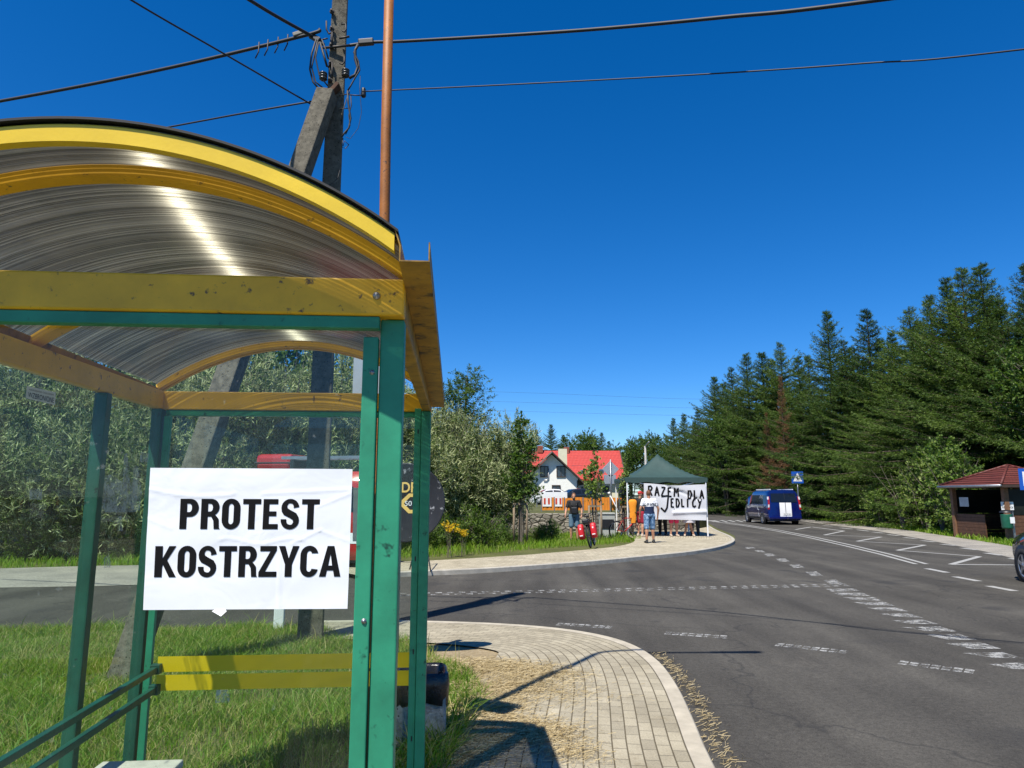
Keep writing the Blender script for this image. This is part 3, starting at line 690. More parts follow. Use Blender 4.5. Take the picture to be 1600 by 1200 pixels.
poster = thing('poster', (pc[0] + pc[1]) / 2, 'large white paper poster lettered PROTEST KOSTRZYCA glued to the shelter front glass', 'poster')
def crease_z(x, y):
    g = lambda d, w: math.exp(-(d / w) ** 2)
    d = .0022 * g(y - (.845 - .05 * math.sin(x * 6)), .010) * (x < .42) + .002 * g(y - (.82 + .08 * (x - .6)), .009) * (x > .55)
    d += .0022 * g(x - .655 - .05 * (y - .3) ** 2, .008) * (y < .38) + .0022 * g(y - (.475 + .02 * math.sin(x * 20)), .008) * (.35 < x < .78)
    d += .0022 * g((x - .8) * .7 - (y - .52), .008) * (.7 < x < .86) + .002 * g((x - .86) * .5 + (y - .545), .007) * (x > .84) + .002 * g(y - .735 - .6 * (x - .85), .009) * (x > .82)
    d += .0015 * g(y - .6 + .6 * (x - .06), .012) * (x < .12)
    d *= .55
    return d + .0006 * math.sin(x * 9 + y * 5) + .0005 * math.sin(y * 17 - x * 4)
b = MB(); b.smooth = True; NX, NY = 110, 78
b.sheet([[post_pt(i / NX, j / NY) + front_n * (.0012 + crease_z(i / NX, j / NY)) for i in range(NX + 1)] for j in range(NY + 1)])
b.build('sheet', PAPER, poster)
# condensed bold capitals cut as block outlines on a unit cell
def glyph(ch):
    w = .37
    if ch == 'T': return [[(0, 1), (1, 1), (1, .83), (.5 + w / 2, .83), (.5 + w / 2, 0), (.5 - w / 2, 0), (.5 - w / 2, .83), (0, .83)]]
    if ch == 'E': return [[(0, 0), (0, 1), (.95, 1), (.95, .83), (w + .02, .83), (w + .02, .59), (.86, .59), (.86, .43), (w + .02, .43), (w + .02, .17), (.98, .17), (.98, 0)]]
    if ch == 'K': return [[(0, 0), (0, 1), (w, 1), (w, .60), (.68, 1), (1.02, 1), (.60, .55), (1.06, 0), (.72, 0), (.40, .40), (w, .30), (w, 0)]]
    if ch == 'Y': return [[(.5 - w / 2, 0), (.5 - w / 2, .40), (-.04, 1), (.30, 1), (.5, .60), (.70, 1), (1.04, 1), (.5 + w / 2, .40), (.5 + w / 2, 0)]]
    if ch == 'Z': return [[(.0, 0), (.0, .15), (.62, .83), (.05, .83), (.05, 1), (.97, 1), (.97, .86), (.36, .17), (1, .17), (1, 0)]]
    if ch == 'A': return [[(-.04, 0), (.34, 1), (.68, 1), (1.04, 0), (.72, 0), (.66, .20), (.35, .20), (.29, 0)], [(.41, .36), (.60, .36), (.505, .74)]]
    def arc(cx, cy, rx, ry, a0, a1, n=12): return [(cx + rx * math.cos(R(a0 + (a1 - a0) * i / n)), cy + ry * math.sin(R(a0 + (a1 - a0) * i / n))) for i in range(n + 1)]
    if ch == 'O': return [arc(.5, .70, .5, .31, 0, 180) + arc(.5, .30, .5, .31, 180, 360), (arc(.5, .72, .135, .12, 0, 180) + arc(.5, .28, .135, .12, 180, 360))]
    if ch == 'P': return [[(0, 0), (0, 1)] + arc(.55, .70, .45, .30, 90, -90) + [(w, .40), (w, 0)], [(w, .84)] + arc(.50, .70, .13, .14, 90, -90) + [(w, .56)]]
    if ch == 'R': return [[(0, 0), (0, 1)] + arc(.55, .72, .44, .28, 90, -62) + [(.82, .44), (.97, .33), (1.0, .05), (1.05, 0), (.72, 0), (.68, .28), (.55, .41), (w, .41), (w, 0)], [(w, .84)] + arc(.50, .71, .13, .13, 90, -90) + [(w, .58)]]
    if ch == 'C': return [arc(.5, .70, .5, .31, 12, 180, 14) + arc(.5, .30, .5, .31, 180, 348, 14) + [(.64, .26)] + arc(.5, .28, .14, .12, -8, -180, 10) + arc(.5, .72, .14, .12, 180, 8, 10) + [(.64, .76)]]
    if ch == 'S':
        o_ = arc(.5, .71, .49, .30, 5, 180, 12) + [(.04, .58), (.16, .47), (.52, .36), (.66, .30)] + [(.68, .22), (.60, .15), (.50, .145), (.38, .17), (.31, .25), (.31, .33)] + [(0, .33)] + arc(.5, .29, .5, .30, 180, 360, 12)
        return [o_ + [(.97, .40), (.84, .53), (.48, .645), (.35, .70), (.33, .78), (.40, .85), (.50, .86), (.62, .84), (.68, .76), (.68, .70)]]
def word(mb, s, x0, x1, y0, y1, f, gap=.16, widths={}):
    ws = [widths.get(ch, .9) for ch in s]; k = (x1 - x0) / (sum(ws) + gap * (len(s) - 1)); x = x0
    for ch, w in zip(s, ws):
        loops = glyph(ch); flat = [p for lp in loops for p in lp]
        tr = tessellate_polygon([[Vector((p[0], p[1], 0)) for p in lp] for lp in loops])
        vs = [f(x + p[0] * w * k, y0 + p[1] * (y1 - y0)) for p in flat]
        mb.add(vs, [tuple(t) for t in tr]); x += (w + gap) * k
b = MB(); fpos = lambda x, y: post_pt(x, y) + front_n * (.0022 + crease_z(x, y))
word(b, 'PROTEST', .155, .842, .562, .778, fpos, .115, {'T': .88, 'E': .76}); word(b, 'KOSTRZYCA', .045, .955, .225, .442, fpos, .105, {'T': .88, 'K': 1.0, 'Y': .95, 'A': 1.0})
# subdivide so that the letters follow the creases
me_ = b.mesh('t'); bm = bmesh.new(); bm.from_mesh(me_); bmesh.ops.triangulate(bm, faces=bm.faces)
b2 = MB(); b2.add([v.co.copy() for v in bm.verts], [tuple(v.index for v in f.verts) for f in bm.faces]); bm.free(); bpy.data.meshes.remove(me_)
b2.build('lettering', INK, poster)
SCRAP = None
def scrap_material():
    t = NT('torn_paper_residue'); v = t.coord(); n = t.noise(v, 30, 5, .75, .6); p = t.bsdf((.55, .57, .58), .7); tr = t.new('BsdfTransparent'); m = t.new('MixShader')
    t.link(t.ramp(n, [(.42, (.12, .12, .12)), (.60, (.75, .75, .75))]), m.inputs[0]); t.link(tr.outputs[0], m.inputs[1]); t.link(p.outputs[0], m.inputs[2]); return t.done(m)
SCRAP = scrap_material()
def on_wall(px, py, u=.02):
    r = Vector(ray(px, py)); a = SH(u, 0, 0); d = SH(u, 1, 0) - a; n3 = Vector((d.y, -d.x, 0)).normalized(); a = a + n3 * .006
    t_ = (Vector((a.x, a.y, 0)) - Vector((0, 0, CAM_H))).dot(n3) / r.dot(n3); return Vector((0, 0, CAM_H)) + r * t_
def on_far(px, py):
    r = Vector(ray(px, py)); a = SH(.5, .985, 1) + front_n * .007; t_ = (a - Vector((0, 0, CAM_H))).dot(front_n) / r.dot(front_n); return Vector((0, 0, CAM_H)) + r * t_
def scrap(pts, label, f=on_wall):
    b = MB(); b.poly3([f(*p) for p in pts]); tag(b.build('paper_scrap', SCRAP), label, 'paper scrap', 'paper remains stuck on the shelter glass')
scrap([(158, 800), (160, 748), (172, 741), (196, 756), (213, 752), (217, 772), (214, 800)], 'largest torn paper remnant on the side glass, a ragged grey sheet')
scrap([(192, 756), (194, 710), (199, 708), (203, 756)], 'thin upright strip of tape rising from the torn grey sheet')
scrap([(206, 772), (209, 732), (216, 730), (222, 770), (218, 798), (206, 796)], 'torn rounded paper piece at the edge of the ragged grey sheet')
scrap([(219, 722), (219, 706), (233, 708), (231, 722)], 'small pale paper square stuck above the torn grey sheet')
scrap([(163, 888), (162, 872), (172, 866), (173, 886)], 'lowest smudged scrap on the side glass over the gravel verge')
scrap([(184, 830), (184, 808), (190, 806), (192, 830)], 'narrow pale scrap hanging just below the torn grey sheet')
scrap([(46, 780), (46, 765), (66, 765), (65, 781)], 'square faint residue patch on the side glass away from other scraps')
scrap([(336, 1098), (338, 1078), (358, 1078), (359, 1098)], 'white scraped patch on the end pane below the yellow stripes', on_far)
b = MB(); b.poly3([on_far(551, 846), on_far(567, 846), on_far(566, 737 + 25), on_far(552, 737 + 25)]); 
tag(b.build('notice', paint('faded_grey_paper', (.42, .47, .44), .7, var=.1)), 'faded grey green notice sheet on the end pane beside the white poster', 'notice')
b = MB(); b.poly3([fr_plane(.0, 0, 0) * 0 + at_d(331, 955, pc[0].y - .004), at_d(336, 952, pc[0].y - .004), at_d(352, 952, pc[0].y - .004), at_d(354, 955, pc[0].y - .010), at_d(345, 963, pc[0].y - .016)])
tag(b.build('tape_end', WHITE), 'curled white tape end hanging under the PROTEST poster', 'tape')
stk = thing('no_posting_sticker', on_wall(63, 630), 'small white sticker with grey lettering WZBRONIONE on the side glass', 'sticker')
q = [on_wall(40, 622), on_wall(86, 633), on_wall(87, 613), on_wall(42, 603)]
def stk_pt(x, y): return q[0] * ((1 - x) * (1 - y)) + q[1] * (x * (1 - y)) + q[2] * (x * y) + q[3] * ((1 - x) * y)
b = MB(); b.poly3(q); b.build('sheet', WHITE, stk)
b = MB(); wn_ = (SH(.02, 0, 0) - SH(.02, 1, 0)).cross(Vector((0, 0, 1))).normalized(); wn_ = wn_ if wn_.x > 0 else -wn_
fs_ = lambda x, y: stk_pt(x, y) + wn_ * .0015
lettering(b, 'WZBRONIONE', .06, .12, .88, .42, fs_); lettering(b, 'NAKLEJANIE OGŁOSZEŃ', .08, .66, .84, .20, fs_); b.build('lettering', INK, stk)

# ================================================================== POLES, SIGNS, WIRES BY THE SHELTER
# rusty street lamp with its arm and a small sign (the sign hides behind the shelter roof)
lp = Vector((-.865, 4.56, 0)); lamp = thing('street_lamp', lp, 'tall orange brown rusty lamp post rising straight behind the yellow shelter roof', 'street lamp')
b = MB(); top = 6.15; pts = [lp, lp + Vector((0, 0, 2.0)), lp + Vector((-.03, 0, 4.2)), lp + Vector((-.045, 0, top))]
b.tube(pts, [.041, .038, .036, .034], 16); b.build('pole', RUSTY, lamp)
b = MB(); arc_ = [lp + Vector((-.045 + .35 - .35 * math.cos(a), -.0, top + .35 * math.sin(a))) for a in [i / 8 * math.pi / 2 for i in range(9)]] + [lp + Vector((1.15, 0, top + .40))]
b.tube(arc_, .028, 12); b.build('arm', RUSTY, lamp)
b = MB(); b.capsule(lp + Vector((1.1, 0, top + .40)), lp + Vector((1.55, 0, top + .42)), .06, .075, 12, .6); b.build('lamp_head', STEEL, lamp)
sg = thing('stop_sign_board', lp + Vector((0, -.05, 2.25)), 'blank grey sign board on the rusty lamp post, hidden behind the shelter gable', 'sign')
sn = Vector((.27, .49, 0)).normalized(); sr = Vector((sn.y, -sn.x, 0)); sc_ = lp + Vector((.0, -.05, 2.48)) + sr * .0
b = MB(); b.box(sc_ - sn * .03, (.43, .012, .48), math.atan2(sr.y, sr.x)); b.build('board', paint('grey_sign_back', (.42, .43, .44), .5, .4, var=.1), sg, bevel=.003)
b = MB(); b.box(sc_ - sn * .015, (.40, .02, .03), math.atan2(sr.y, sr.x)); b.build('clamp', STEEL, sg)

# round black board on its peeling pole
rp = Vector((-1.175, 7.24, 0)); rs = thing('round_sign', rp, 'round black advertising board with yellow DR lettering and arrow behind the green posts', 'sign')
b = MB(); b.tube([rp, rp + Vector((0, 0, 2.0))], .042, 14); b.build('pole', GALV, rs)
dc = at_d(634, 785, 7.17); dn = Vector((.10, -1, .02)).normalized(); dx_ = Vector((0, 0, 1)).cross(dn).normalized() * 1.0; dz_ = dn.cross(dx_).normalized()
b = MB(); q3 = Matrix((dx_, dz_, dn)).transposed(); b.lathe([(0, .006), (.385, .006), (.396, .009), (.40, .004), (.40, -.012), (0, -.012)], dc, 56, q3)
b.build('board', paint('chalky_black_board', (.018, .018, .021), .5, var=.45, scale=4, bump=.1, spots=.35, spotcol=(.5, .5, .5), spotscale=9), rs)
fd = lambda x, y: dc + dx_ * x + dz_ * y + dn * .0085
dgold = paint('gold_sign_paint', (.75, .50, .14), .5, var=.12)
b = MB(); lettering(b, 'DR', -.045, .10, .17, .105, fd, .02); b.build('lettering', dgold, rs)
b = MB(); o_ = [(-.075, -.01), (.03, .09), (.16, .09), (.16, .055), (.045, .055), (-.02, -.01), (.045, -.075), (.16, -.075), (.16, -.11), (.03, -.11)]
tr_ = tessellate_polygon([[Vector((x, y, 0)) for x, y in o_]]); b.add([fd(x, y) for x, y in o_], [tuple(t) for t in tr_]); b.build('arrow', dgold, rs)
b = MB(); lettering(b, '50 m', -.01, -.035, .15, .05, fd, .005); b.build('distance', WHITE, rs)
b = MB(); b.box(rp + Vector((0, -.02, 1.36)), (.13, .11, .10)); b.build('clamp', BLACK, rs, bevel=.01)
# thin black stand of a folded sign across the side road
q = at_z(655, 884, .1); st = thing('sign_stand', q, 'thin black three legged stand on the pavement edge past the round board', 'stand')
apex = q + Vector((.05, 0, 1.05))
for e in (at_z(673, 893, .1), at_z(640, 890, .1), at_z(660, 880, .1)):
    b = MB(); b.tube([apex, e], .014, 6); b.build('leg', BLACK, st)
b = MB(); b.tube([at_d(645, 868, q.y), at_d(668, 872, q.y)], .010, 6); b.build('brace', BLACK, st)

# concrete utility pole with a leaning strut
up = Vector((-2.30, 8.25, 0)); pole = thing('utility_pole', up, 'weathered concrete power pole with leaning strut and cable gear behind the shelter', 'utility pole')
PT = at_d(526, -14, 8.25); 
rz_ = R(12)
b = MB(); PH = PT.z
def pole_ring(z, w, d):
    t = z / PH; c = up + Vector((.02 * t, 0, z)); M3 = Matrix.Rotation(rz_, 3, 'Z'); return [c + M3 @ Vector((x * w / 2, y * d / 2, 0)) for x, y in ((-1, -1), (1, -1), (1, 1), (-1, 1))]
rings = [pole_ring(PH * i / 8, .275 - .085 * i / 8, .27 - .08 * i / 8) for i in range(9)]
b.sheet([r + [r[0]] for r in rings]); b.poly3(rings[-1]); b.build('shaft', CONC, pole, bevel=.012)
sb, stp = Vector((-3.50, 6.5, -.1)), at_d(511, 146, 8.02)
b = MB(); b.bar(sb, stp, .22, .20, (0, -1, .4)); b.build('strut', CONC, pole, bevel=.012)
def pp(px, py, d=0.0): return at_d(px, py, 8.12 + d)
b = MB(); b.bar(pp(500, 168), pp(530, 134), .05, .16, (0, -1, 0)); b.build('strut_bracket', paint('rusted_iron', (.09, .045, .025), .8, .4, var=.3), pole, bevel=.005)
IRON = paint('dark_iron', (.05, .045, .042), .6, .6, var=.3)
for z_, xo in ((19, 519), (46, 519), (72, 518), (100, 517), (126, 516)):
    b = MB(); q3 = Vector((0, -1, 0)).to_track_quat('Z', 'Y').to_matrix(); b.lathe([(0, .05), (.016, .05), (.016, .012), (.032, .012), (.032, 0), (0, 0)], pp(xo, z_), 10, q3); b.build('bolt', IRON, pole)
for pts in ([(510, 33), (510, 46), (514, 53), (519, 50), (519, 45)], [(533, 38), (540, 37), (541, 46), (538, 50), (535, 48)], [(538, 89), (538, 97), (535, 101), (531, 99)], [(519, 97), (519, 122)], [(519, 46), (519, 72)], [(513, 106), (516, 98), (520, 97)]):
    b = MB(); b.tube([pp(x, y, -.03) for x, y in pts], .011, 6); b.build('hook', IRON, pole)
for pts, th in (([(503, 62), (512, 60)], .02), ([(530, 60), (546, 57)], .03), ([(505, 75), (546, 71)], .035), ([(530, 122), (552, 120)], .018), ([(530, 150), (546, 146), (546, 141)], .014), ([(531, 170), (544, 169)], .012)):
    b = MB(); b.tube([pp(x, y, -.02) for x, y in pts], th / 2, 6); b.build('bracket', IRON, pole)
PORC = paint('brown_black_porcelain', (.03, .028, .027), .25, var=.2)
for px, py in ((505, 120), (540, 115)):
    b = MB(); c = pp(px, py, -.02); b.lathe([(0, .06), (.03, .06), (.05, .05), (.052, .035), (.03, .028), (.05, .016), (.052, .002), (.03, -.006), (.05, -.02), (.052, -.034), (.03, -.05), (0, -.05)], c, 14); b.build('insulator', PORC, pole)
b = MB(); b.bar(pp(560, 67), pp(584, 65), .07, .075); b.build('cable_clamp', BLACK, pole, bevel=.012)
b = MB(); b.bar(pp(484, 55), pp(500, 64), .06, .07); b.build('cable_clamp', BLACK, pole, bevel=.012)
b = MB(); b.capsule(pp(568, 140), pp(568, 149), .028, .034, 10); b.build('end_clamp', BLACK, pole)
b = MB(); b.bar(pp(458, 55), pp(474, 50), .045, .055); b.build('cable_clamp', paint('grey_clamp', (.2, .18, .15), .7), pole, bevel=.01)
for pts, r_ in (([(494, 62), (487, 84), (484, 108), (489, 128), (499, 140)], .012), ([(496, 64), (492, 84), (487, 105), (493, 128), (508, 140)], .010), ([(498, 66), (493, 90), (499, 118), (512, 134)], .009), ([(500, 66), (507, 90), (511, 104)], .014), ([(503, 62), (509, 78), (513, 92)], .010),
              ([(560, 70), (555, 78), (555, 92), (559, 105), (555, 117), (546, 122)], .019), ([(558, 70), (553, 82), (560, 96), (562, 110), (554, 123), (548, 134), (543, 142)], .011), ([(543, 142), (544, 160), (548, 185), (545, 200), (538, 208), (534, 214)], .012), ([(543, 150), (536, 172), (533, 195)], .006),
              ([(548, 148), (549, 165), (545, 180), (547, 196), (540, 210)], .007), ([(536, 216), (534, 230), (540, 232), (545, 226), (538, 220), (536, 228)], .006), ([(563, 118), (562, 140), (565, 175), (560, 200), (547, 217), (541, 214)], .0035), ([(545, 148), (556, 149), (566, 149)], .008), ([(531, 266), (528, 278), (518, 287), (508, 296)], .005)):
    b = MB(); b.tube([pp(x, y, -.04 - .02 * (i % 2)) for i, (x, y) in enumerate(pts)], r_, 6); b.build('loose_cable', CABLE, pole)
for k, x in enumerate((402, 416, 432, 447)):
    b = MB(); y = 69 - k * 4; b.tube([at_d(x + 3, y - 3, 8.2), at_d(x + 2, y + 12, 8.2), at_d(x - 3, y + 22, 8.2)], .009, 6); b.build('cable_hook', IRON, pole)
def wire(name, pts, r, label, group='overhead wires on the concrete pole'):
    # smooth curve through the points
    P = [Vector(p) for p in pts]; out = []
    for i in range(len(P) - 1):
        p0, p1, p2, p3 = P[max(i - 1, 0)], P[i], P[i + 1], P[min(i + 2, len(P) - 1)]
        for k in range(10):
            t = k / 10; out.append(.5 * ((2 * p1) + (p2 - p0) * t + (2 * p0 - 5 * p1 + 4 * p2 - p3) * t * t + (3 * p1 - p0 - 3 * p2 + p3) * t ** 3))
    out.append(P[-1]); b = MB(); b.tube(out, r, 6); return tag(b.build(name, CABLE), label, 'wire', group)
w = wire('power_cable', [pp(546, 71), pp(584, 66), at_d(640, 64, 7.95), at_d(900, 48, 7.15), at_d(1130, 27, 6.35), at_d(1380, -1, 5.65), Vector((8, 3.6, 5.4)), Vector((15, 1.0, 5.3))], .021, 'thick twisted cable leaving the pole rightward at its top')
wire('power_cable', [at_d(566, 143, 8.0), at_d(800, 132, 7.4), at_d(1100, 116, 6.7), at_d(1350, 99, 6.0), at_d(1600, 77, 5.4), Vector((9, 3.6, 5.0)), Vector((16, 1.2, 5.0))], .0085, 'thin single wire running rightward below the thick twisted cable')
wire('power_cable', [pp(500, 46), pp(470, 57), at_d(250, 109, 8.6), at_d(0, 158, 9.3), at_d(-500, 245, 11)], .022, 'thick dark cable with hanging hooks descending to the west')
wire('power_cable', [pp(506, 70), pp(490, 58), at_d(440, 30, 7.6), at_d(390, 0, 7.1), at_d(200, -120, 5.6)], .021, 'cable climbing steeply overhead from the bundle near the pole top')
wire('power_cable', [at_d(488, 164, 8.0), at_d(350, 84, 7.2), at_d(205, 0, 6.3), at_d(0, -130, 5.2)], .011, 'diagonal wire crossing the sky to the strut head')
wire('power_cable', [at_d(490, 158, 8.05), at_d(380, 177, 8.3), at_d(240, 203, 8.8), at_d(-200, 285, 10.5)], .012, 'low wire reaching the strut head just above the shelter roof')
for k, (ya, yb) in enumerate(((612, 622), (627, 636), (641, 648))):
    wire('distant_power_line', [at_d(640, ya - 4, 150), at_d(860, ya + 3, 150), at_d(1060, yb + 1, 150), at_d(1180, yb + 1, 150)], .016, ('uppermost', 'middle', 'lowest')[k] + ' of three faint distant lines above the tree tops', 'faint power lines far away')

# concrete litter bin with a black bag, small white marker post
lb = Vector((-.625, 5.05, 0)); lbin = thing('litter_bin', lb, 'square concrete litter bin lined with a black bag in the long grass', 'litter bin')
b = MB(); b.box(lb + Vector((0, 0, .19)), (.33, .33, .38), R(8)); b.build('body', CONC_PALE, lbin, bevel=.02)
b = MB(); rr = random.Random(3); rows = []
for j, (z, k) in enumerate(((.27, 1.03), (.33, 1.06), (.39, 1.08), (.455, 1.05), (.47, .96), (.45, .86), (.40, .82))):
    row = []
    for i in range(33):
        a = 2 * math.pi * (i % 32) / 32; sq = 1 / max(abs(math.cos(a)), abs(math.sin(a))); r0 = .168 * min(sq, 1.28) * k + rr.uniform(-.006, .006) * (i % 32 != 0)
        row.append(lb + Matrix.Rotation(R(8), 3, 'Z') @ Vector((r0 * math.cos(a), r0 * math.sin(a), 0)) + Vector((0, 0, z + .018 * math.sin(a * 3 + j) * (j < 2))))
    row[32] = row[0]; rows.append(row)
b.smooth = True; b.sheet(rows); b.poly3(rows[-1][:32]); b.build('bag', paint('shiny_black_bag', (.012, .012, .015), .22, var=.2, bump=.8, bscale=30), lbin)
mp = at_z(435, 988); b = MB(); b.box(mp + Vector((0, 0, .33)), (.12, .08, .68), R(10)); tag(b.build('marker_post', WHITE, bevel=.01), 'short white marker post standing in grass just below the PROTEST poster', 'marker post')

# ================================================================== TREES AND SHRUBS
BARK = paint('brown_bark', (.075, .055, .038), .95, var=.4, scale=12, bump=.9, bscale=30)
BARK_GREY = paint('grey_bark', (.13, .11, .085), .95, var=.35, scale=12, bump=.7, bscale=30)
SPRUCE = foliage('spruce_needles', [(.010, .028, .006), (.026, .058, .010), (.062, .11, .018), (.13, .19, .034)], trans=.18, rough=.55, clump=(.42, .75, 2.2))
SPRUCE_DEAD = foliage('dead_spruce_needles', [(.09, .042, .018), (.15, .075, .03), (.20, .11, .05)], trans=.15, rough=.7)
BROAD = foliage('broad_green_leaves', [(.03, .065, .012), (.05, .10, .018), (.085, .145, .025), (.13, .19, .04)], trans=.35)
HAZEL = foliage('pale_hazel_leaves', [(.055, .11, .018), (.10, .17, .03), (.17, .24, .05), (.26, .31, .10)], trans=.35)
WILLOW = foliage('silver_willow_leaves', [(.016, .042, .005), (.036, .08, .009), (.075, .135, .017), (.24, .29, .09)], back=(.38, .42, .21), trans=.25, rough=.5)
WEED = foliage('roadside_weed_leaves', [(.05, .10, .015), (.09, .15, .025), (.14, .20, .04)], trans=.35)
def norm(a): return a / np.maximum(np.linalg.norm(a, axis=-1, keepdims=True), 1e-9)
def leaf_arrays(rng, base, d, ln, w, fold=.12, curl=.0):
    """diamond leaves: base (N,3), direction (N,3), lengths, widths -> verts, tris"""
    n = len(base); d = norm(d); r = norm(np.cross(d, norm(rng.normal(size=(n, 3))))); u = np.cross(r, d)
    ln = np.asarray(ln).reshape(-1, 1); w = np.asarray(w).reshape(-1, 1)
    mid = base + d * ln * .45
    V = np.stack([base, mid + r * w / 2 + u * w * fold, base + d * ln - u * ln * curl, mid - r * w / 2 + u * w * fold], 1)
    F = (np.array([[0, 1, 2], [0, 2, 3]])[None] + (np.arange(n) * 4)[:, None, None]).reshape(-1, 3)
    return V.reshape(-1, 3), F
def tube_arrays(paths, seg=4):
    Vs, Fs, o = [], [], 0
    for P, r0, r1 in paths:
        P = np.asarray(P, float); n = len(P); d = norm(np.gradient(P, axis=0)); u = norm(np.cross(d, np.array([.3, .5, .81]))); w = np.cross(d, u); rr_ = np.linspace(r0, r1, n)[:, None]
        ring = np.stack([P + (u * math.cos(a) + w * math.sin(a)) * rr_ for a in [2 * math.pi * k / seg for k in range(seg)]], 1)
        idx = np.arange(n * seg).reshape(n, seg); a = idx[:-1]; b = idx[1:]
        F = np.stack([a, np.roll(a, -1, 1), np.roll(b, -1, 1), b], -1).reshape(-1, 4)
        Vs.append(ring.reshape(-1, 3)); Fs.append(F + o); o += n * seg
    return np.concatenate(Vs), np.concatenate(Fs)
def spruce_meshes(seed, H, Rb, needles=SPRUCE, dens=1.0, bare=0.0):
    rng = np.random.default_rng(seed); NB, ND, LL, WW = [], [], [], []; paths = [([[0, 0, 0], [.05, 0, H * .5], [0, .05, H * 1.0]], .017 * H, .01)]
    z = .35
    while z < H - .15:
        f = z / H; nb = rng.integers(5, 8); a0 = rng.uniform(0, 6.28)
        for k in range(nb):
            a = a0 + 6.283 * k / nb + rng.normal(0, .2); L = Rb * min(1.0, (1 - f) * 1.5) ** 1.3 * rng.choice([.45, .7, .95, 1.2]) * rng.uniform(.8, 1.2) + .10
            if rng.uniform() < .06: L *= 1.3
            up = .75 * f ** 2 - .10 + rng.normal(0, .07); dr = .30 * (1 - f)
            zb_j = max(.2, z + rng.uniform(-.22, .22)); t = np.linspace(0, 1, 9)[:, None]; out = np.array([math.cos(a), math.sin(a), 0]); side = np.array([-math.sin(a), math.cos(a), 0])
            P = np.array([0, 0, zb_j]) + out * L * t + np.array([0, 0, 1]) * L * (up * t - dr * t ** 2 * 1.1 + .26 * t ** 4) + side * L * .06 * rng.normal() * t ** 2
            paths.append((P[::2], .012 + .010 * L, .004))
            nt = max(int(L / .085), 4)
            for q in range(nt):
                s = (q + rng.uniform(0, .8)) / nt
                if s < .12: continue
                i = min(int(s * 8), 7); pb = P[i] + (P[i + 1] - P[i]) * (s * 8 - i); ax = norm(P[i + 1] - P[i])
                tl = (.16 + .30 * L * .32 * (1 - s) ** .7) * rng.uniform(.7, 1.25)
                for sg_ in (-1, 1):
                    td = norm(ax * .75 + side * sg_ * .85 + np.array([0, 0, -.30 * (1 - f) + .25 * f]) + rng.normal(0, .16, 3))
                    m = max(int(tl / .022 * dens), 5); tt = rng.uniform(0.02, 1, m)[:, None]
                    NB.append(pb + td * tl * tt + np.array([0, 0, -1]) * tl * .35 * tt ** 2 * (1 - f)); ND.append(td * .8 + rng.normal(0, .42, (m, 3))); LL.append(rng.uniform(.09, .17, m)); WW.append(np.full(m, .042))
            m = int(12 * dens); NB.append(P[-1] + rng.normal(0, .03, (m, 3))); ND.append(norm(P[-1] - P[-2]) + rng.normal(0, .35, (m, 3))); LL.append(rng.uniform(.08, .15, m)); WW.append(np.full(m, .02))
        z += rng.uniform(.26, .44) * (1 - .4 * f)
    # leader shoot
    m = 90; tt = rng.uniform(0, 1, m); NB.append(np.c_[rng.normal(0, .01, m), rng.normal(0, .01, m), H - .9 + .95 * tt]); ND.append(np.c_[rng.normal(0, .5, m), rng.normal(0, .5, m), np.full(m, .7)]); LL.append(np.full(m, .10)); WW.append(np.full(m, .02))
    V, F = leaf_arrays(rng, np.concatenate(NB), np.concatenate(ND), np.concatenate(LL), np.concatenate(WW), .05)
    # single triangles are enough for needles
    V = V.reshape(-1, 4, 3)[:, [0, 1, 2]].copy(); V[:, 0] -= (V[:, 1] - V[:, 0]) * .15
    F = np.arange(len(V) * 3).reshape(-1, 3)
    crown = np_mesh('spruce_crown', V.reshape(-1, 3), F, [needles]); tv, tf = tube_arrays(paths, 4)
    return crown, np_mesh('spruce_trunk', tv, tf, [BARK])
def leafy_meshes(seed, lobes, n_leaf, ln, w, mat, stems, cluster=26, spread=.32, bark=BARK_GREY, droop=.2, up=.5, curl=.1, shell=.55):
    """crown of leaf clusters inside lobes [(cx,cy,cz,rx,ry,rz)], stems: list of (path, r0, r1)"""
    rng = np.random.default_rng(seed); vol = np.array([l[3] * l[4] * l[5] for l in lobes]) ** .67; vol /= vol.sum(); nc = n_leaf // cluster
    B, D = [], []; paths = list(stems)
    pick = rng.choice(len(lobes), nc, p=vol)
    for li in pick:
        l = lobes[li]; c = np.array(l[:3]); r = np.array(l[3:]); v = norm(rng.normal(size=3)); rad = shell + (1 - shell) * rng.uniform() if rng.uniform() < .8 else rng.uniform(.15, shell)
        p = c + v * r * rad * rng.uniform(.86, 1.12)
        if p[2] < .05: p[2] = rng.uniform(.05, .5)
        ax = norm(v * np.array([1, 1, .7]) + np.array([0, 0, up]) + rng.normal(0, .25, 3)); L = spread * rng.uniform(.7, 1.7)
        t = rng.uniform(0, 1, cluster)[:, None]; pts = p + ax * L * (t - .4) + np.array([0, 0, -1]) * droop * L * t ** 2
        B.append(pts + rng.normal(0, .02, (cluster, 3))); D.append(ax * .55 + rng.normal(0, .55, (cluster, 3)) + np.array([0, 0, -droop * .6]))
        if rng.uniform() < .35: paths.append(([p - ax * L * .8, p, p + ax * L * .6], .008, .003))
    B = np.concatenate(B); D = np.concatenate(D); n = len(B)
    V, F = leaf_arrays(rng, B, D, ln * rng.uniform(.6, 1.25, n), w * rng.uniform(.7, 1.2, n), .12, curl)
    tv, tf = tube_arrays(paths, 5); return np_mesh('crown', V, F, [mat]), np_mesh('trunk', tv, tf, [bark])
def tree(name, label, cat, meshes, loc, rz=0, sc=1.0, group=None, parts=('crown', 'trunk')):
    t = thing(name, loc, label, cat, group); np_obj(parts[0], meshes[0], t); np_obj(parts[1], meshes[1], t); return set_at(t, loc, rz, sc)
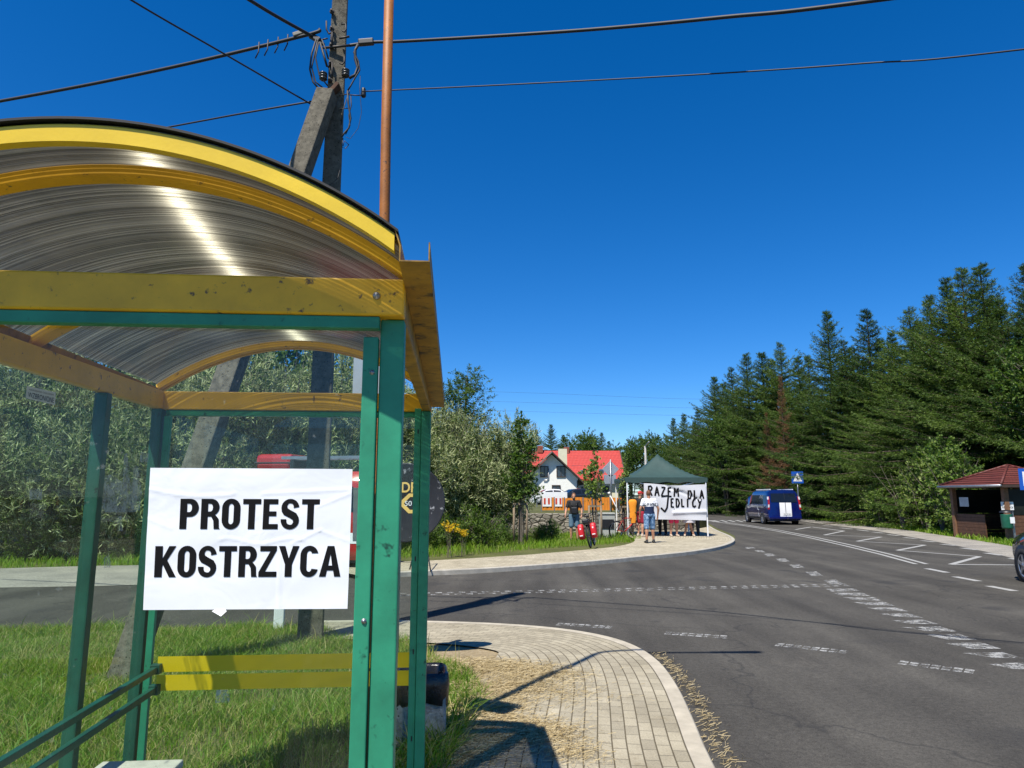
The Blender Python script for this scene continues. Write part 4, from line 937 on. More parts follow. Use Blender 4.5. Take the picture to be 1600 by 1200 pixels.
rnd = random.Random(11)
SP = [spruce_meshes(21 + i, 13.0, rb, dens=dn) for i, (rb, dn) in enumerate(((4.3, 1.0), (4.9, .9), (3.7, 1.1), (4.6, .75), (5.2, 1.0)))]
SPD = spruce_meshes(77, 12.0, 2.3, SPRUCE_DEAD, .55)
row = [  # pixel of the tip, distance, remark that tells it apart
    (1068, 648, 80, 'small spruce ending the dense row beside the tent roof'), (1090, 642, 76, 'spruce with long side boughs just right of the tent'), (1116, 590, 72, 'slim spruce second in the row after the tent'),
    (1142, 575, 69, 'spruce in the dip between the slim one and the van'), (1166, 556, 65, 'spruce whose pointed top stands above the van cab'), (1190, 552, 62, 'spruce standing straight behind the van front'),
    (1218, 536, 60, 'spruce behind the brown dead one above the van'), (1246, 556, 56, 'lower spruce above the blue crossing sign'), (1292, 488, 51, 'tall narrow spruce first of the twin tops past the crossing sign'),
    (1318, 532, 49, 'short spruce wedged between the twin tops'), (1353, 484, 46, 'tall spruce second of the twin tops past the crossing sign'), (1392, 520, 43, 'broad spruce filling the row between twin tops and the highest group'),
    (1420, 482, 41, 'spruce shouldering the highest group on its road side'), (1450, 462, 39, 'spruce just before the highest group of tops'), (1478, 436, 37, 'first spruce of the highest group of tops'),
    (1502, 425, 36, 'second spruce of the highest group of tops'), (1530, 412, 35, 'highest spruce with the topmost leader shoot of the row'), (1562, 470, 34, 'lower spruce behind the kiosk roof'), (1602, 418, 32.5, 'large dark spruce at the frame edge over the kiosk'), (1660, 430, 31, 'last dark spruce past the kiosk beyond the frame edge')]
for i, (px, py, d, rem) in enumerate(row):
    tip = at_d(px, py, d); sc = tip.z / 13.0; k = (i * 3 + i // 4) % 5
    tree('spruce_tree', rem, 'spruce tree', SP[k], (tip.x, d, 0), rnd.uniform(0, 6.28), (sc * rnd.uniform(1.0, 1.3), sc * rnd.uniform(1.0, 1.3), sc), 'spruces lining the far side of the main road')
for i, (px, py, d) in enumerate(((1130, 600, 84), (1205, 560, 72), (1262, 560, 64), (1330, 545, 56), (1375, 530, 52), (1435, 505, 47), (1490, 470, 43), (1545, 470, 41), (1600, 470, 38), (1085, 660, 92))):
    tip = at_d(px, py, d); sc = tip.z / 13.0
    tree('spruce_tree', 'dark spruce of the second rank half hidden behind the roadside row', 'spruce tree', SP[(i + 1) % 5], (tip.x, d, 0), rnd.uniform(0, 6.28), (sc * 1.2, sc * 1.2, sc), 'second rank of spruces behind the roadside row')
for px, py, d, s3, lab in ((1219, 588, 52.5, .62, 'taller brown dead spruce with reddish needles among the green row'), (1197, 645, 54, .62, 'shorter brown dead spruce leaning in front of the green row')):
    tip = at_d(px, py, d); sc = tip.z / 12.0; tree('dead_spruce', lab, 'spruce tree', SPD, (tip.x, d, 0), rnd.uniform(0, 6.28), (sc * s3, sc * s3, sc), 'brown dead spruces in the row')
# broadleaf growth at the foot of the spruces
def stem_paths(rng, n, h, sp, r=.03, base=(0, 0)):
    out = []
    for _ in range(n):
        a = rng.uniform(0, 6.28); b = rng.uniform(.1, 1) * sp; out.append(([[base[0] + math.cos(a) * .1, base[1] + math.sin(a) * .1, 0], [base[0] + math.cos(a) * b * .45, base[1] + math.sin(a) * b * .45, h * .5], [base[0] + math.cos(a) * b, base[1] + math.sin(a) * b, h * rng.uniform(.75, 1)]], r, .006))
    return out
rg = np.random.default_rng(8)
HZ = leafy_meshes(31, [(0, 0, 1.6, 1.1, 1.1, 1.7), (.4, .3, 2.8, .8, .8, 1.0), (-.5, -.2, 2.3, .7, .7, .9)], 4200, .15, .10, HAZEL, stem_paths(rg, 9, 3.4, 1.2), 14, .4, droop=.25)
BT = leafy_meshes(32, [(0, 0, 4.6, 2.0, 2.0, 2.2), (.9, .4, 6.2, 1.3, 1.3, 1.3), (-.9, .3, 5.6, 1.3, 1.3, 1.4), (0, -.6, 3.0, 1.7, 1.7, 1.1)], 15000, .14, .085, BROAD, [([[0, 0, 0], [.05, 0, 2.5], [0, .1, 6]], .13, .03)] + stem_paths(rg, 12, 6.5, 1.8, .04), 22, .5, droop=.25)
for px, py, d, sz, lab in ((1484, 690, 30.5, 1.0, 'pale leaved hazel shrub standing beside the kiosk'), (1436, 705, 33.5, .95, 'hazel shrub further along the spruce foot from the kiosk'), (1372, 760, 37, .75, 'low hazel shrub under the twin spruces'), (1500, 770, 29.6, .6, 'knee high hazel sprout touching the kiosk back corner')):
    tip = at_d(px, py, d); tree('hazel_shrub', lab, 'shrub', HZ, (tip.x, d, 0), rnd.uniform(0, 6), (sz * 1.0, sz * 1.0, tip.z / 3.6), 'broadleaf shrubs at the foot of the spruces')
tip = at_d(1640, 500, 28.5); tree('broadleaf_tree', 'bright green broadleaf tree overhanging the kiosk at the frame edge', 'tree', BT, (tip.x + .8, 29.5, 0), .4, tip.z / 7.6)
for px, py, d, lab in ((1130, 640, 62, 'broadleaf sapling growing into the spruces past the tent'), (1255, 690, 50, 'broadleaf sapling behind the blue crossing sign')):
    tip = at_d(px, py, d); tree('broadleaf_tree', lab, 'tree', BT, (tip.x, d, 0), rnd.uniform(0, 6), (tip.z / 9, tip.z / 9, tip.z / 7.6))
SN = leafy_meshes(36, [(0, 0, .8, 1.0, .8, .9)], 10, .05, .03, BROAD, [([[0, 0, 0], [.1 * k - .3, .1, 1.6], [.42 * k - 1.2, -.2 + .1 * k, 3.0 + .25 * math.sin(k * 2)]], .035, .006) for k in range(8)], 5)
for px, d, lab in ((1400, 35.2, 'bare grey dead brush under the highest spruces'), (1460, 32.2, 'bare dead branches fanning out near the kiosk')):
    p = at_d(px, 700, d); tree('bare_shrub', lab, 'shrub', SN, (p.x, d, 0), rnd.uniform(-1, 1), 1.0, None, ('twigs', 'branches'))
# silver willows across the side road
def willow(seed, n, h, r): 
    rg2 = np.random.default_rng(seed); lobes = [(rg2.uniform(-.6, .6) * r, rg2.uniform(-.5, .5) * r, h * rg2.uniform(.25, .72), r * rg2.uniform(.45, .62), r * rg2.uniform(.42, .6), h * rg2.uniform(.16, .27)) for _ in range(9)] + [(0, 0, h * .28, r * .95, r * .8, h * .30)]
    return leafy_meshes(seed, lobes, n, .175, .029, WILLOW, stem_paths(rg2, 16, h * .9, r * .8, .035), 26, .55, droop=.22, up=.75, curl=.14, shell=.6)
WL = [willow(51, 42000, 5.2, 2.3), willow(52, 42000, 5.2, 2.5)]
WP = [(766, 622, 27.4, .78, 'silver willow bush nearest the staked sapling by the house'), (735, 606, 27.6, 1.2, 'silver willow bush in the middle of the clump right of the shelter'), (682, 596, 26.6, 1.2, 'silver willow bush rising behind the round black board'), (622, 560, 25.5, 1.15, 'silver willow bush seen between the two green posts'),
      (545, 515, 22.5, 1.05, 'silver willow bush behind the concrete pole'), (455, 500, 20.3, 1.05, 'silver willow bush framed by the shelter gable'), (370, 505, 20, 1.05, 'silver willow bush behind the leaning strut'), (285, 495, 19.5, 1.0, 'silver willow bush seen through the corner of the shelter'), (190, 500, 19.3, 1.0, 'silver willow bush seen through the side glass by the corner post'),
      (95, 490, 19, 1.0, 'silver willow bush seen through the side glass by the middle post'), (0, 480, 18.8, 1.0, 'silver willow bush at the frame edge through the side glass'), (-110, 480, 18.5, 1.0, 'silver willow bush beyond the frame edge behind the side glass')]
for i, (px, py, d, s1, lab) in enumerate(WP):
    tip = at_d(px, py, d); tree('willow_bush', lab, 'willow bush', WL[i % 2], (tip.x, d, 0), rnd.uniform(0, 6.28), (s1, s1 * .85, tip.z / 5.2), 'silver willows along the side road')
for px, d, lab in ((-40, 24.5, 'dark leafy tree behind the willows at the frame edge'), (110, 25, 'dark leafy tree behind the willows past the middle post'), (260, 25.5, 'dark leafy tree behind the willows past the corner post'), (420, 26, 'dark leafy tree behind the willows framed by the gable'), (560, 27, 'dark leafy tree behind the willows next to the concrete pole')):
    tip = at_d(px, 470 + (px > 500) * 60, d); sc = tip.z / 7.6; tree('broadleaf_tree', lab, 'tree', BT, (tip.x, d, 0), rnd.uniform(0, 6), (sc * 1.05, sc, sc), 'dark trees behind the willows')
p = at_d(728, 572, 34); WT = leafy_meshes(61, [(0, 0, 5.8, 1.25, 1.25, 2.2), (.4, 0, 4.0, 1.6, 1.6, 1.8), (-.5, .2, 6.6, .8, .8, 1.0), (.2, 0, 7.6, .6, .6, .7)], 15000, .13, .035, BROAD, [([[0, 0, 0], [0, .1, 4], [.1, 0, 7.8]], .12, .02)] + stem_paths(rg, 10, 7.4, 1.2, .03), 24, .5, droop=.3, up=.6)
tree('narrow_tree', 'slender dark green tree rising above the willows right of the shelter', 'tree', WT, (p.x, 34, 0), 1.0, (p.z / 8.3 * 1.35, p.z / 8.3 * 1.3, p.z / 8.3))
# low weeds at the foot of the willows and goldenrod
WD = leafy_meshes(71, [(0, 0, .45, .8, .5, .5), (.3, .1, .7, .5, .4, .4)], 2200, .13, .035, WEED, stem_paths(rg, 10, 1.0, .7, .008), 16, .3, droop=.2, up=.9)
for i, (px, py) in enumerate(((660, 862), (700, 858), (752, 858), (790, 853), (840, 848), (860, 849), (610, 866), (480, 872), (330, 874), (200, 876), (90, 878), (20, 880))):
    q = at_z(px, py); tree('weed_clump', ('weed clump beside the thin black stand', 'weed clump below the round black board', 'weed clump in front of the willow clump', 'weed clump left of the tree stakes', 'weed clump right of the tree stakes', 'weed clump against the stone wall', 'weed clump between the green posts', 'weed clump behind the red van', 'weed clump behind the red van front', 'weed clump at the rear of the red van', 'weed clump behind the middle shelter post', 'weed clump at the frame edge beyond the gravel')[i], 'weeds', WD, (q.x, q.y + .5, 0), rnd.uniform(0, 6), rnd.uniform(.8, 1.15) * (.6 if i in (3, 4, 5) else 1), 'weeds along the side road', ('foliage', 'stems'))
GOLD = foliage('goldenrod_flowers', [(.55, .36, .01), (.72, .50, .02)], trans=.2)
GR = leafy_meshes(81, [(0, 0, 1.25, .32, .2, .16), (.15, 0, 1.1, .22, .15, .12)], 420, .07, .035, GOLD, stem_paths(rg, 8, 1.15, .3, .008), 14, .14, droop=.1, up=.8)
for px, d, lab, s1 in ((703, 19.2, 'larger yellow goldenrod beside the round black board', 1.1), (724, 19.8, 'smaller yellow goldenrod in the willow shade', .85)):
    q = at_d(px, 800, d); tree('goldenrod', lab, 'flower', GR, (q.x, d, 0), rnd.uniform(0, 6), s1 * .62, None, ('flowers', 'stems'))
# staked young trees
YT = leafy_meshes(91, [(0, 0, 2.3, .55, .5, .7), (.05, 0, 3.1, .38, .38, .6), (0, 0, 3.9, .22, .22, .5), (.1, 0, 1.75, .5, .45, .3)], 2600, .115, .085, BROAD, [([[0, 0, 0], [.01, 0, 2.2], [0, .02, 4.35]], .03, .006)] + stem_paths(rg, 9, 3.2, .5, .010), 12, .22, droop=.3, up=.5)
YT2 = leafy_meshes(92, [(0, 0, 2.0, .45, .4, .55), (.05, 0, 2.7, .28, .28, .35), (0, 0, 3.3, .16, .16, .35), (.45, 0, 2.5, .3, .25, .18)], 950, .115, .085, HAZEL, [([[0, 0, 0], [.01, 0, 2.2], [0, .02, 3.65]], .028, .006)] + stem_paths(rg, 8, 2.7, .5, .010), 10, .22, droop=.3, up=.5)
WOODSTAKE = paint('grey_brown_stake_wood', (.20, .15, .095), .85, var=.25, scale=14, bump=.4)
YP = []
for i, (px, py, tp, d, ms, lab) in enumerate(((814, 851, 648, 24.0, YT, 'tall staked young linden in front of the willow clump'), (930, 846, 690, 26.0, YT2, 'staked young tree behind the bicycle with red bags'), (979, 842, 712, 27.9, YT2, 'staked young tree beside the tent leg'))):
    q = at_d(px, 800, d); tip = at_d(px, tp, d); sc = tip.z / (4.4 if i == 0 else 3.7)
    tree('young_tree', lab, 'young tree', ms, (q.x, d, .02), i * 2.1, (sc * (1, .95, .75)[i], sc * (1, .95, .75)[i], sc), 'staked young trees along the pavement'); YP.append((q.x, d))
    t = thing('tree_stakes', (q.x, d, 0), ('three brown stakes with rails round the tall young linden', 'dark brown stakes behind the bicycle with red bags', 'brown stakes beside the tent leg')[i], 'tree stakes', 'stakes round the young trees')
    P3 = [Vector((q.x - .24, d - .12, 0)), Vector((q.x + .20, d - .16, 0)), Vector((q.x - .06, d + .25, 0))]
    hh = (1.40, 1.30, 1.25)[i]
    for p3 in P3: b = MB(); b.tube([p3, p3 + Vector((.0, 0, hh))], .04, 9); b.build('stake', WOODSTAKE, t)
    for a_, c_ in ((0, 1), (1, 2), (2, 0)):
        b = MB(); b.bar(P3[a_] + Vector((0, 0, hh - .02)), P3[c_] + Vector((0, 0, hh - .02)), .03, .07); b.build('rail', WOODSTAKE, t)
# far woods
for i, (px, py, d, k) in enumerate(((838, 672, 140, 0), (861, 664, 140, 1), (880, 680, 145, 0), (940, 676, 150, 2), (951, 690, 150, 1), (1052, 654, 120, 0), (1020, 680, 140, 2), (815, 690, 140, 1))):
    tip = at_d(px, py, d); tree('spruce_tree', ('far spruce left of the pair over the red roof', 'far spruce with broad cone over the red roof chimney', 'far small spruce between chimney and leafy clump', 'far spruce right of the leafy clump', 'far short spruce over the red roof end', 'lone tiered spruce right behind the tent peak', 'far spruce over the lamp pole', 'far spruce at the willow edge')[i], 'spruce tree', SP[k], (tip.x, d, 0), i * 1.3, (tip.z / 13 * 1.15, tip.z / 13 * 1.15, tip.z / 13), 'far trees behind the houses')
for i, (px, py, d, wd) in enumerate(((905, 669, 145, 1.5), (925, 672, 148, 1.4), (968, 690, 140, 1.5), (985, 682, 135, 1.5), (1003, 674, 132, 1.4), (1030, 672, 125, 1.3), (1046, 690, 118, 1.3), (1072, 700, 105, 1.2))):
    tip = at_d(px, py, d); sc = tip.z / 7.6; tree('broadleaf_tree', ('far leafy tree at the middle of the red roof', 'far leafy tree beside the tall clump over the red roof', 'far leafy tree past the red roof end', 'far leafy tree left of the tent peak', 'far leafy tree behind the thin lamp pole', 'far leafy tree over the tent peak', 'far low leafy tree behind the tent slope', 'far leafy tree between tent and spruce row')[i], 'tree', BT, (tip.x, d, 0), i * 1.7, (sc * wd * .62, sc * wd * .62, sc), 'far trees behind the houses')

# ================================================================== HOUSES, TERRACE, FENCE
STUCCO = paint('white_stucco', (.80, .79, .73), .9, var=.06, scale=3, bump=.15, bscale=60)
CREAM = paint('cream_stucco', (.66, .62, .44), .9, var=.06, scale=3)
def tile_roof(name, col, sc):
    t = NT(name); v = t.coord(); w = t.new('TexWave', wave_type='BANDS', bands_direction='X'); w.inputs['Scale'].default_value = sc; t.link(v, w.inputs['Vector'])
    w2 = t.new('TexWave', wave_type='BANDS', bands_direction='Z', wave_profile='SAW'); w2.inputs['Scale'].default_value = sc * .8; t.link(v, w2.inputs['Vector'])
    h = t.math('ADD', t.math('MULTIPLY', w.outputs['Fac'], .5), w2.outputs['Fac']); n = t.noise(v, 3, 4, .7)
    c = t.mix(1.0, t.ramp(n, [(.3, dark(col, .8)), (.7, dark(col, 1.15))]), t.ramp(w2.outputs['Fac'], [(0, (.55, .55, .55)), (.25, (1, 1, 1))]), 'MULTIPLY')
    return t.done(t.bsdf(c, .55, 0, .4, t.bump(h, .7, .04)))
REDTILE = tile_roof('red_roof_tiles', (.42, .035, .025), 1.6)
BROWNTILE = tile_roof('brown_red_roof_tiles', (.12, .028, .020), 2.6)
EAVE = paint('dark_brown_eaves', (.045, .028, .02), .7)
def window_part(parent, c, w, h, nrm, frame=None, mull=True):
    nrm = Vector(nrm).normalized(); rt = Vector((0, 0, 1)).cross(nrm).normalized(); M3 = Matrix((rt, nrm, Vector((0, 0, 1)))).transposed(); c = Vector(c)
    b = MB()
    for sx in (-1, 1): b.box(c + rt * sx * (w / 2) + nrm * .03, (.10, .12, h + .1), mat=M3)
    for sz in (-1, 1): b.box(c + Vector((0, 0, sz * h / 2)) + nrm * .031, (w - .1, .12, .10), mat=M3)
    if mull: b.box(c + nrm * .03, (.06, .10, h - .1), mat=M3)
    f = b.build('window', frame or EAVE, parent)
    b = MB(); b.box(c + nrm * .012, (w - .06, .02, h - .06), mat=M3); b.build('pane', WINGLASS, f)
# white gabled house
gx0, gx1 = at_d(822, 745, 85).x, at_d(903, 745, 85).x; xm = at_d(862, 745, 85).x; z_e, z_r = at_d(903, 748, 85).z, at_d(862, 708, 85).z; gx0 = 2 * xm - gx1
house = thing('gabled_house', (xm, 88, .5), 'white gabled house with grey tiled roof behind the orange banner fence', 'house')
b = MB(); b.prism([(gx0, .3), (gx1, .3), (gx1, z_e), (xm, z_r - .15), (gx0, z_e)], 85, 97, lambda u, w, t: Vector((u, t, w))); b.build('wall', STUCCO, house)
for sx in (-1, 1):
    ex = xm + sx * (gx1 - xm + .75); ez = z_e - .75 * (z_r - z_e) / (gx1 - xm)
    b = MB(); b.prism([(ex, ez), (xm, z_r), (xm, z_r + .22), (ex, ez + .22)] if sx > 0 else [(xm, z_r), (ex, ez), (ex, ez + .22), (xm, z_r + .22)], 84.1, 97.5, lambda u, w, t: Vector((u, t, w)))
    b.build('roof', paint('grey_brown_roof', (.20, .17, .14), .8, var=.2) if sx < 0 else EAVE, house)
for (px, py, w, h) in ((876.5, 737, 1.0, 1.25), (869, 765, .95, 1.0), (850.5, 737, .9, 1.25)):
    window_part(house, at_d(px, py, 84.98), w, h, (0, -1, 0))
p = at_d(879, 716, 90); b = MB(); b.box(p + Vector((0, 0, -.4)), (1.1, .8, 3.2)); b.build('chimney', CREAM, house)
p = at_d(903, 760, 84.9); b = MB(); b.tube([(p.x - .05, 84.9, z_e - .2), (p.x - .05, 84.9, .5)], .06, 8); b.build('downpipe', EAVE, house)
p = at_d(857, 741, 84.9); b = MB(); b.tube([p + Vector((0, 0, .7)), p + Vector((0, 0, -.5)), p + Vector((-.25, 0, -.75)), p + Vector((-.6, 0, -.75))], .06, 8); b.build('flue', STEEL, house)
# long red roofed house
d0 = 96; x0, x1 = at_d(815, 720, d0).x, at_d(976, 720, d0).x; zr = at_d(900, 706, d0 + 4).z; ze = at_d(970, 748, d0).z
house2 = thing('long_house', ((x0 + x1) / 2, d0 + 4, .5), 'long cream house under a big bright red tiled roof', 'house')
b = MB(); b.prism([(d0 + .5, .3), (d0 + 8.5, .3), (d0 + 8.5, ze), (d0 + 4.5, zr - .3), (d0 + .5, ze)], x0 + .4, x1 - .5, lambda u, w, t: Vector((t, u, w))); b.build('wall', CREAM, house2)
for sg_, y_e in ((1, d0 - .3), (-1, d0 + 9.3)):
    b = MB(); b.prism([(y_e, ze - .25), (d0 + 4.5, zr), (d0 + 4.5, zr + .2), (y_e, ze - .05)] if sg_ > 0 else [(d0 + 4.5, zr), (y_e, ze - .25), (y_e, ze - .05), (d0 + 4.5, zr + .2)], x0, x1, lambda u, w, t: Vector((t, u, w))); b.build('roof', REDTILE, house2)
b = MB(); b.prism([(d0 - .4, ze - .4), (d0 + 4.5, zr - .1), (d0 + 9.4, ze - .4), (d0 + 9.4, ze - .1), (d0 + 4.5, zr + .25), (d0 - .4, ze - .1)], x1, x1 + .15, lambda u, w, t: Vector((t, u, w))); b.build('bargeboard', EAVE, house2)
slope = (zr - ze) / 4.8
def on_roof(px, py):
    r = Vector(ray(px, py)); o0 = Vector((0, 0, CAM_H)); n3 = Vector((0, -slope, 1)).normalized(); p0 = Vector((0, d0 - .3, ze - .05)); return o0 + r * ((p0 - o0).dot(n3) / r.dot(n3))
for (px, py, w, h) in ((897.5, 724, .95, 1.2), (904.5, 724, .95, 1.2), (848, 708, .7, .5), (940, 737, .7, .8), (910, 738, .6, .7), (957, 725, .01, .01)):
    if w < .1: continue
    c = on_roof(px, py); M3 = Matrix.Rotation(math.atan(slope), 3, 'X'); b = MB(); b.box(c, (w, h * 1.2, .16), mat=M3); f = b.build('roof_window', STEEL, house2)
    b = MB(); b.box(c + M3 @ Vector((0, 0, .075)), (w - .12, h * 1.2 - .14, .03), mat=M3); b.build('pane', WINGLASS, f)
for px, py in ((844, 701), (885, 703)):
    p = at_d(px, py, d0 + 4.2); b = MB(); b.box(p + Vector((0, 0, -.1)), (.75, .6, 1.0)); b.build('chimney', paint('red_brick_chimney', (.25, .07, .04), .9, var=.3), house2)
for (px, py) in ((945, 767), (972, 770), (915, 768), (928, 768)):
    window_part(house2, Vector((at_d(px, py, d0 + .48).x, d0 + .48, at_d(px, py, d0 + .48).z)), 1.0, 1.2, (0, -1, 0))
# raised terrace, dry stone wall, fence with orange banners
tp_ = [(-13, 31.4), (8.2, 32.6), (10, 36), (10.5, 60), (14, 130), (-40, 130), (-40, 60), (-16, 40)]
b = MB(); b.poly([(x, y, 0) for x, y in tp_], .84); nn = len(tp_)
b.add([(x, y, .84) for x, y in tp_] + [(x, y, -.05) for x, y in tp_], [(k, k + nn, (k + 1) % nn + nn, (k + 1) % nn) for k in range(nn)])
structure(b.build('terrace', SOIL, origin=(0, 0, 0)))
def stone_material():
    t = NT('dry_stone'); v = t.coord('Object', (1, 1, 1.9)); vo = t.new('TexVoronoi', feature='DISTANCE_TO_EDGE'); vo.inputs['Scale'].default_value = 3.2; t.link(v, vo.inputs['Vector'])
    v2 = t.new('TexVoronoi'); v2.inputs['Scale'].default_value = 3.2; t.link(v, v2.inputs['Vector'])
    sp_ = t.new('SeparateColor'); t.link(v2.outputs['Color'], sp_.inputs[0]); c = t.ramp(sp_.outputs[0], [(0, (.13, .115, .09)), (1, (.34, .31, .25))]); c = t.mix(1.0, c, t.ramp(vo.outputs['Distance'], [(0, (.15, .14, .12)), (.09, (1, 1, 1))]), 'MULTIPLY')
    return t.done(t.bsdf(c, .9, 0, .2, t.bump(t.math('MINIMUM', vo.outputs['Distance'], .15), 1.0, .2)))
b = MB(); b.bar((-13, 31.15, .42), (8.4, 32.38, .42), .5, .9); tag(b.build('stone_wall', stone_material(), bevel=.04), 'low dry stone retaining wall behind the bicycles', 'stone wall')
ORANGE = paint('orange_mesh_banner', (.62, .20, .012), .7, var=.15, scale=3)
fence = thing('banner_fence', (4.5, 37, .84), 'fence hung with orange banner cloth in front of the white house', 'fence')
zt, zb_ = at_d(900, 777, 37).z, .86
fx = [at_d(x, 780, 37).x for x in (846, 866, 882, 897, 911, 925, 939, 953, 967, 982)]
for i, x in enumerate(fx): b = MB(); b.box((x, 37, (zt + .84) / 2), (.05, .05, zt - .82)); b.build('post', STEEL, fence)
for i in range(len(fx) - 1):
    b = MB(); dz = at_d(900, 784 + i * .8, 37).z - .1 if i > 1 else zt; cols = 9
    b.smooth = True; b.sheet([[(fx[i] + .03 + (fx[i + 1] - fx[i] - .06) * k / cols, 36.96 + .015 * math.sin(k * 1.9 + i), z) for k in range(cols + 1)] for z in (zb_ + .05, (zb_ + zt) / 2, min(zt, 1.75) - .02 * (i % 3))])
    bo = b.build('banner', ORANGE, fence)
    if i < 2:
        b = MB(); b.box(((fx[i] + fx[i + 1]) / 2 - .05, 36.93, 1.38), ((fx[i + 1] - fx[i]) * .7, .01, .55)); bw = b.build('white_print', WHITE, bo)
        b = MB(); 
        for kk in range(2): b.box(((fx[i] + fx[i + 1]) / 2 - .17 + kk * .22, 36.92, 1.38), (.10, .008, .32))
        b.build('print_marks', paint('red_print', (.5, .05, .02), .7), bo)
p = at_d(862, 774, 52); b = MB(); b.box((p.x, 52, p.z), (2.3, .05, .5)); wb = thing('white_banner', (p.x, 52, .84), 'long white banner with dark writing over the orange fence', 'banner'); b.build('cloth', WHITE, wb)
b = MB(); lettering(b, 'PIZZA', p.x - .5, p.z - .12, .9, .22, lambda x, y: Vector((x, 51.96, y)), .01); 
for sx in (-1.1, 1.1): k_ = MB(); k_.box((p.x + sx, 52.06, (p.z + .84) / 2 + .1), (.06, .06, p.z - .84 + .4)); k_.build('post', STEEL, wb)

# ================================================================== ROADSIDE THINGS ACROSS THE JUNCTION
CAB = paint('pale_grey_cabinet_paint', (.36, .37, .34), .6, var=.1)
q = at_d(949, 852, 28.2); cb = thing('utility_cabinet', (q.x, 28.2, .02), 'pale grey utility cabinet with a black panel behind the bicycles', 'cabinet')
x_ = q.x; zc = at_d(949, 804, 28.2).z
b = MB(); b.box((x_, 28.2, zc / 2), (.62, .4, zc)); b.build('body', CAB, cb, bevel=.02)
b = MB(); b.box((x_, 27.985, zc - .36), (.50, .03, .36)); b.build('panel', BLACK, cb, bevel=.008)
b = MB(); b.box((x_, 28.2, zc + .04), (.68, .46, .07)); b.build('lid', CAB, cb, bevel=.02)
b = MB(); b.tube([(x_ + .05, 27.7, 1.75), (x_ + .55, 27.75, .75)], .02, 8); b.tube([(x_ + .03, 27.7, 1.80), (x_ + .06, 27.7, 1.72)], .05, 8)
tag(b.build('selfie_pole', WHITE), 'white pole with a black knob leaning before the utility cabinet', 'pole')
b = MB()
for a_ in range(3):
    aa = a_ * 2.09 + .4; b.tube([(x_ + .62, 27.9, 1.15), (x_ + .62 + .35 * math.cos(aa), 27.9 + .35 * math.sin(aa), .02)], .022, 8)
b.tube([(x_ + .62, 27.9, 1.1), (x_ + .62, 27.9, 1.75)], .03, 8); b.box((x_ + .62, 27.86, 1.78), (.22, .24, .20)); b.box((x_ + .50, 27.75, 1.82), (.12, .2, .14)); b.capsule((x_ + .62, 27.8, 1.6), (x_ + .40, 27.6, 1.38), .02, .018)
tag(b.build('camera_tripod', BLACK, bevel=.006), 'black camera on a tall tripod left of the tent leg', 'tripod')
ORV = paint('orange_vest_cloth', (.75, .26, .01), .8, var=.15)
b = MB(); q = at_d(990, 800, 27.2); b.smooth = True
b.sheet([[(q.x - .02 + r_ * math.sin(a), 27.25 + r_ * .35 * math.cos(a), z) for a in [2 * math.pi * i / 18 for i in range(19)]] for z, r_ in ((1.52, .05), (1.50, .13), (1.42, .17), (1.25, .14), (1.05, .12), (.85, .13), (.62, .09))])
tag(b.build('orange_vest', ORV), 'orange vest draped on the stakes beside the tent leg', 'vest')
# signs seen from behind
GREYBACK = paint('zinc_sign_back', (.36, .38, .40), .5, .5, var=.1)
q = at_d(954, 733, 36); t = thing('road_sign', (q.x, 36, .84), 'grey back of a diamond road sign over a square plate', 'road sign')
b = MB(); b.box((q.x, 36.02, q.z), (.62, .02, .62), mat=Matrix.Rotation(R(45), 3, 'Y')); b.build('diamond_plate', GREYBACK, t, bevel=.004)
q2 = at_d(953, 749, 36); b = MB(); b.box((q2.x, 36.02, q2.z), (.62, .02, .46)); b.build('square_plate', GREYBACK, t, bevel=.004)
b = MB(); b.tube([(q.x, 35.97, .7), (q.x, 35.97, q.z + .5)], .035, 8); b.build('pole', STEEL, t)
q = at_d(1008, 697, 45); lp2 = thing('lamp_pole', (q.x, 45, 0), 'thin pale concrete lamp pole behind the tent peak', 'lamp post'); b = MB(); b.tube([(q.x, 45, 0), (q.x, 45, q.z)], [.11, .06], 10); b.build('pole', CONC_PALE, lp2)
b = MB(); b.capsule((q.x, 45, q.z), (q.x + .1, 44.2, q.z + .2), .03, .05); b.build('arm', STEEL, lp2)
# pedestrian crossing sign (blue square, white triangle, walking figure)
BLUE = paint('blue_sign_face', (.01, .085, .42), .4, var=.05)
def flat(b, pts, f): tr = tessellate_polygon([[Vector((x, y, 0)) for x, y in pts]]); b.add([f(x, y) for x, y in pts], [tuple(t) for t in tr])
q = at_d(1246, 746, 46.5); cs = thing('crossing_sign', (q.x, 46.5, 0), 'blue square pedestrian crossing sign standing above the van', 'road sign'); S = .39
b = MB(); b.tube([(q.x, 46.56, 0), (q.x, 46.56, q.z + .3)], .035, 8); b.build('pole', STEEL, cs)
b = MB(); b.box((q.x, 46.5, q.z), (2 * S, .025, 2 * S)); b.build('plate', BLUE, cs, bevel=.004)
b = MB(); f = lambda x, y: Vector((q.x + x * S, 46.483, q.z + y * S)); flat(b, [(-.78, -.66), (.78, -.66), (0, .80)], f); b.build('triangle', WHITE, cs)
b = MB(); f = lambda x, y: Vector((q.x + x * S * .72, 46.478, q.z + (y * .78 - .13) * S))
flat(b, [(-.07, .18), (.10, .18), (.16, -.08), (.10, -.10), (.08, -.12), (.34, -.52), (.22, -.56), (.0, -.25), (-.16, -.56), (-.30, -.54), (-.10, -.15), (-.10, -.02), (-.22, -.14), (-.28, -.08)], f); flat(b, [(-.06 + .09 * math.cos(a), .30 + .09 * math.sin(a)) for a in [i * .6283 for i in range(10)]], f); b.build('walking_figure', INK, cs)
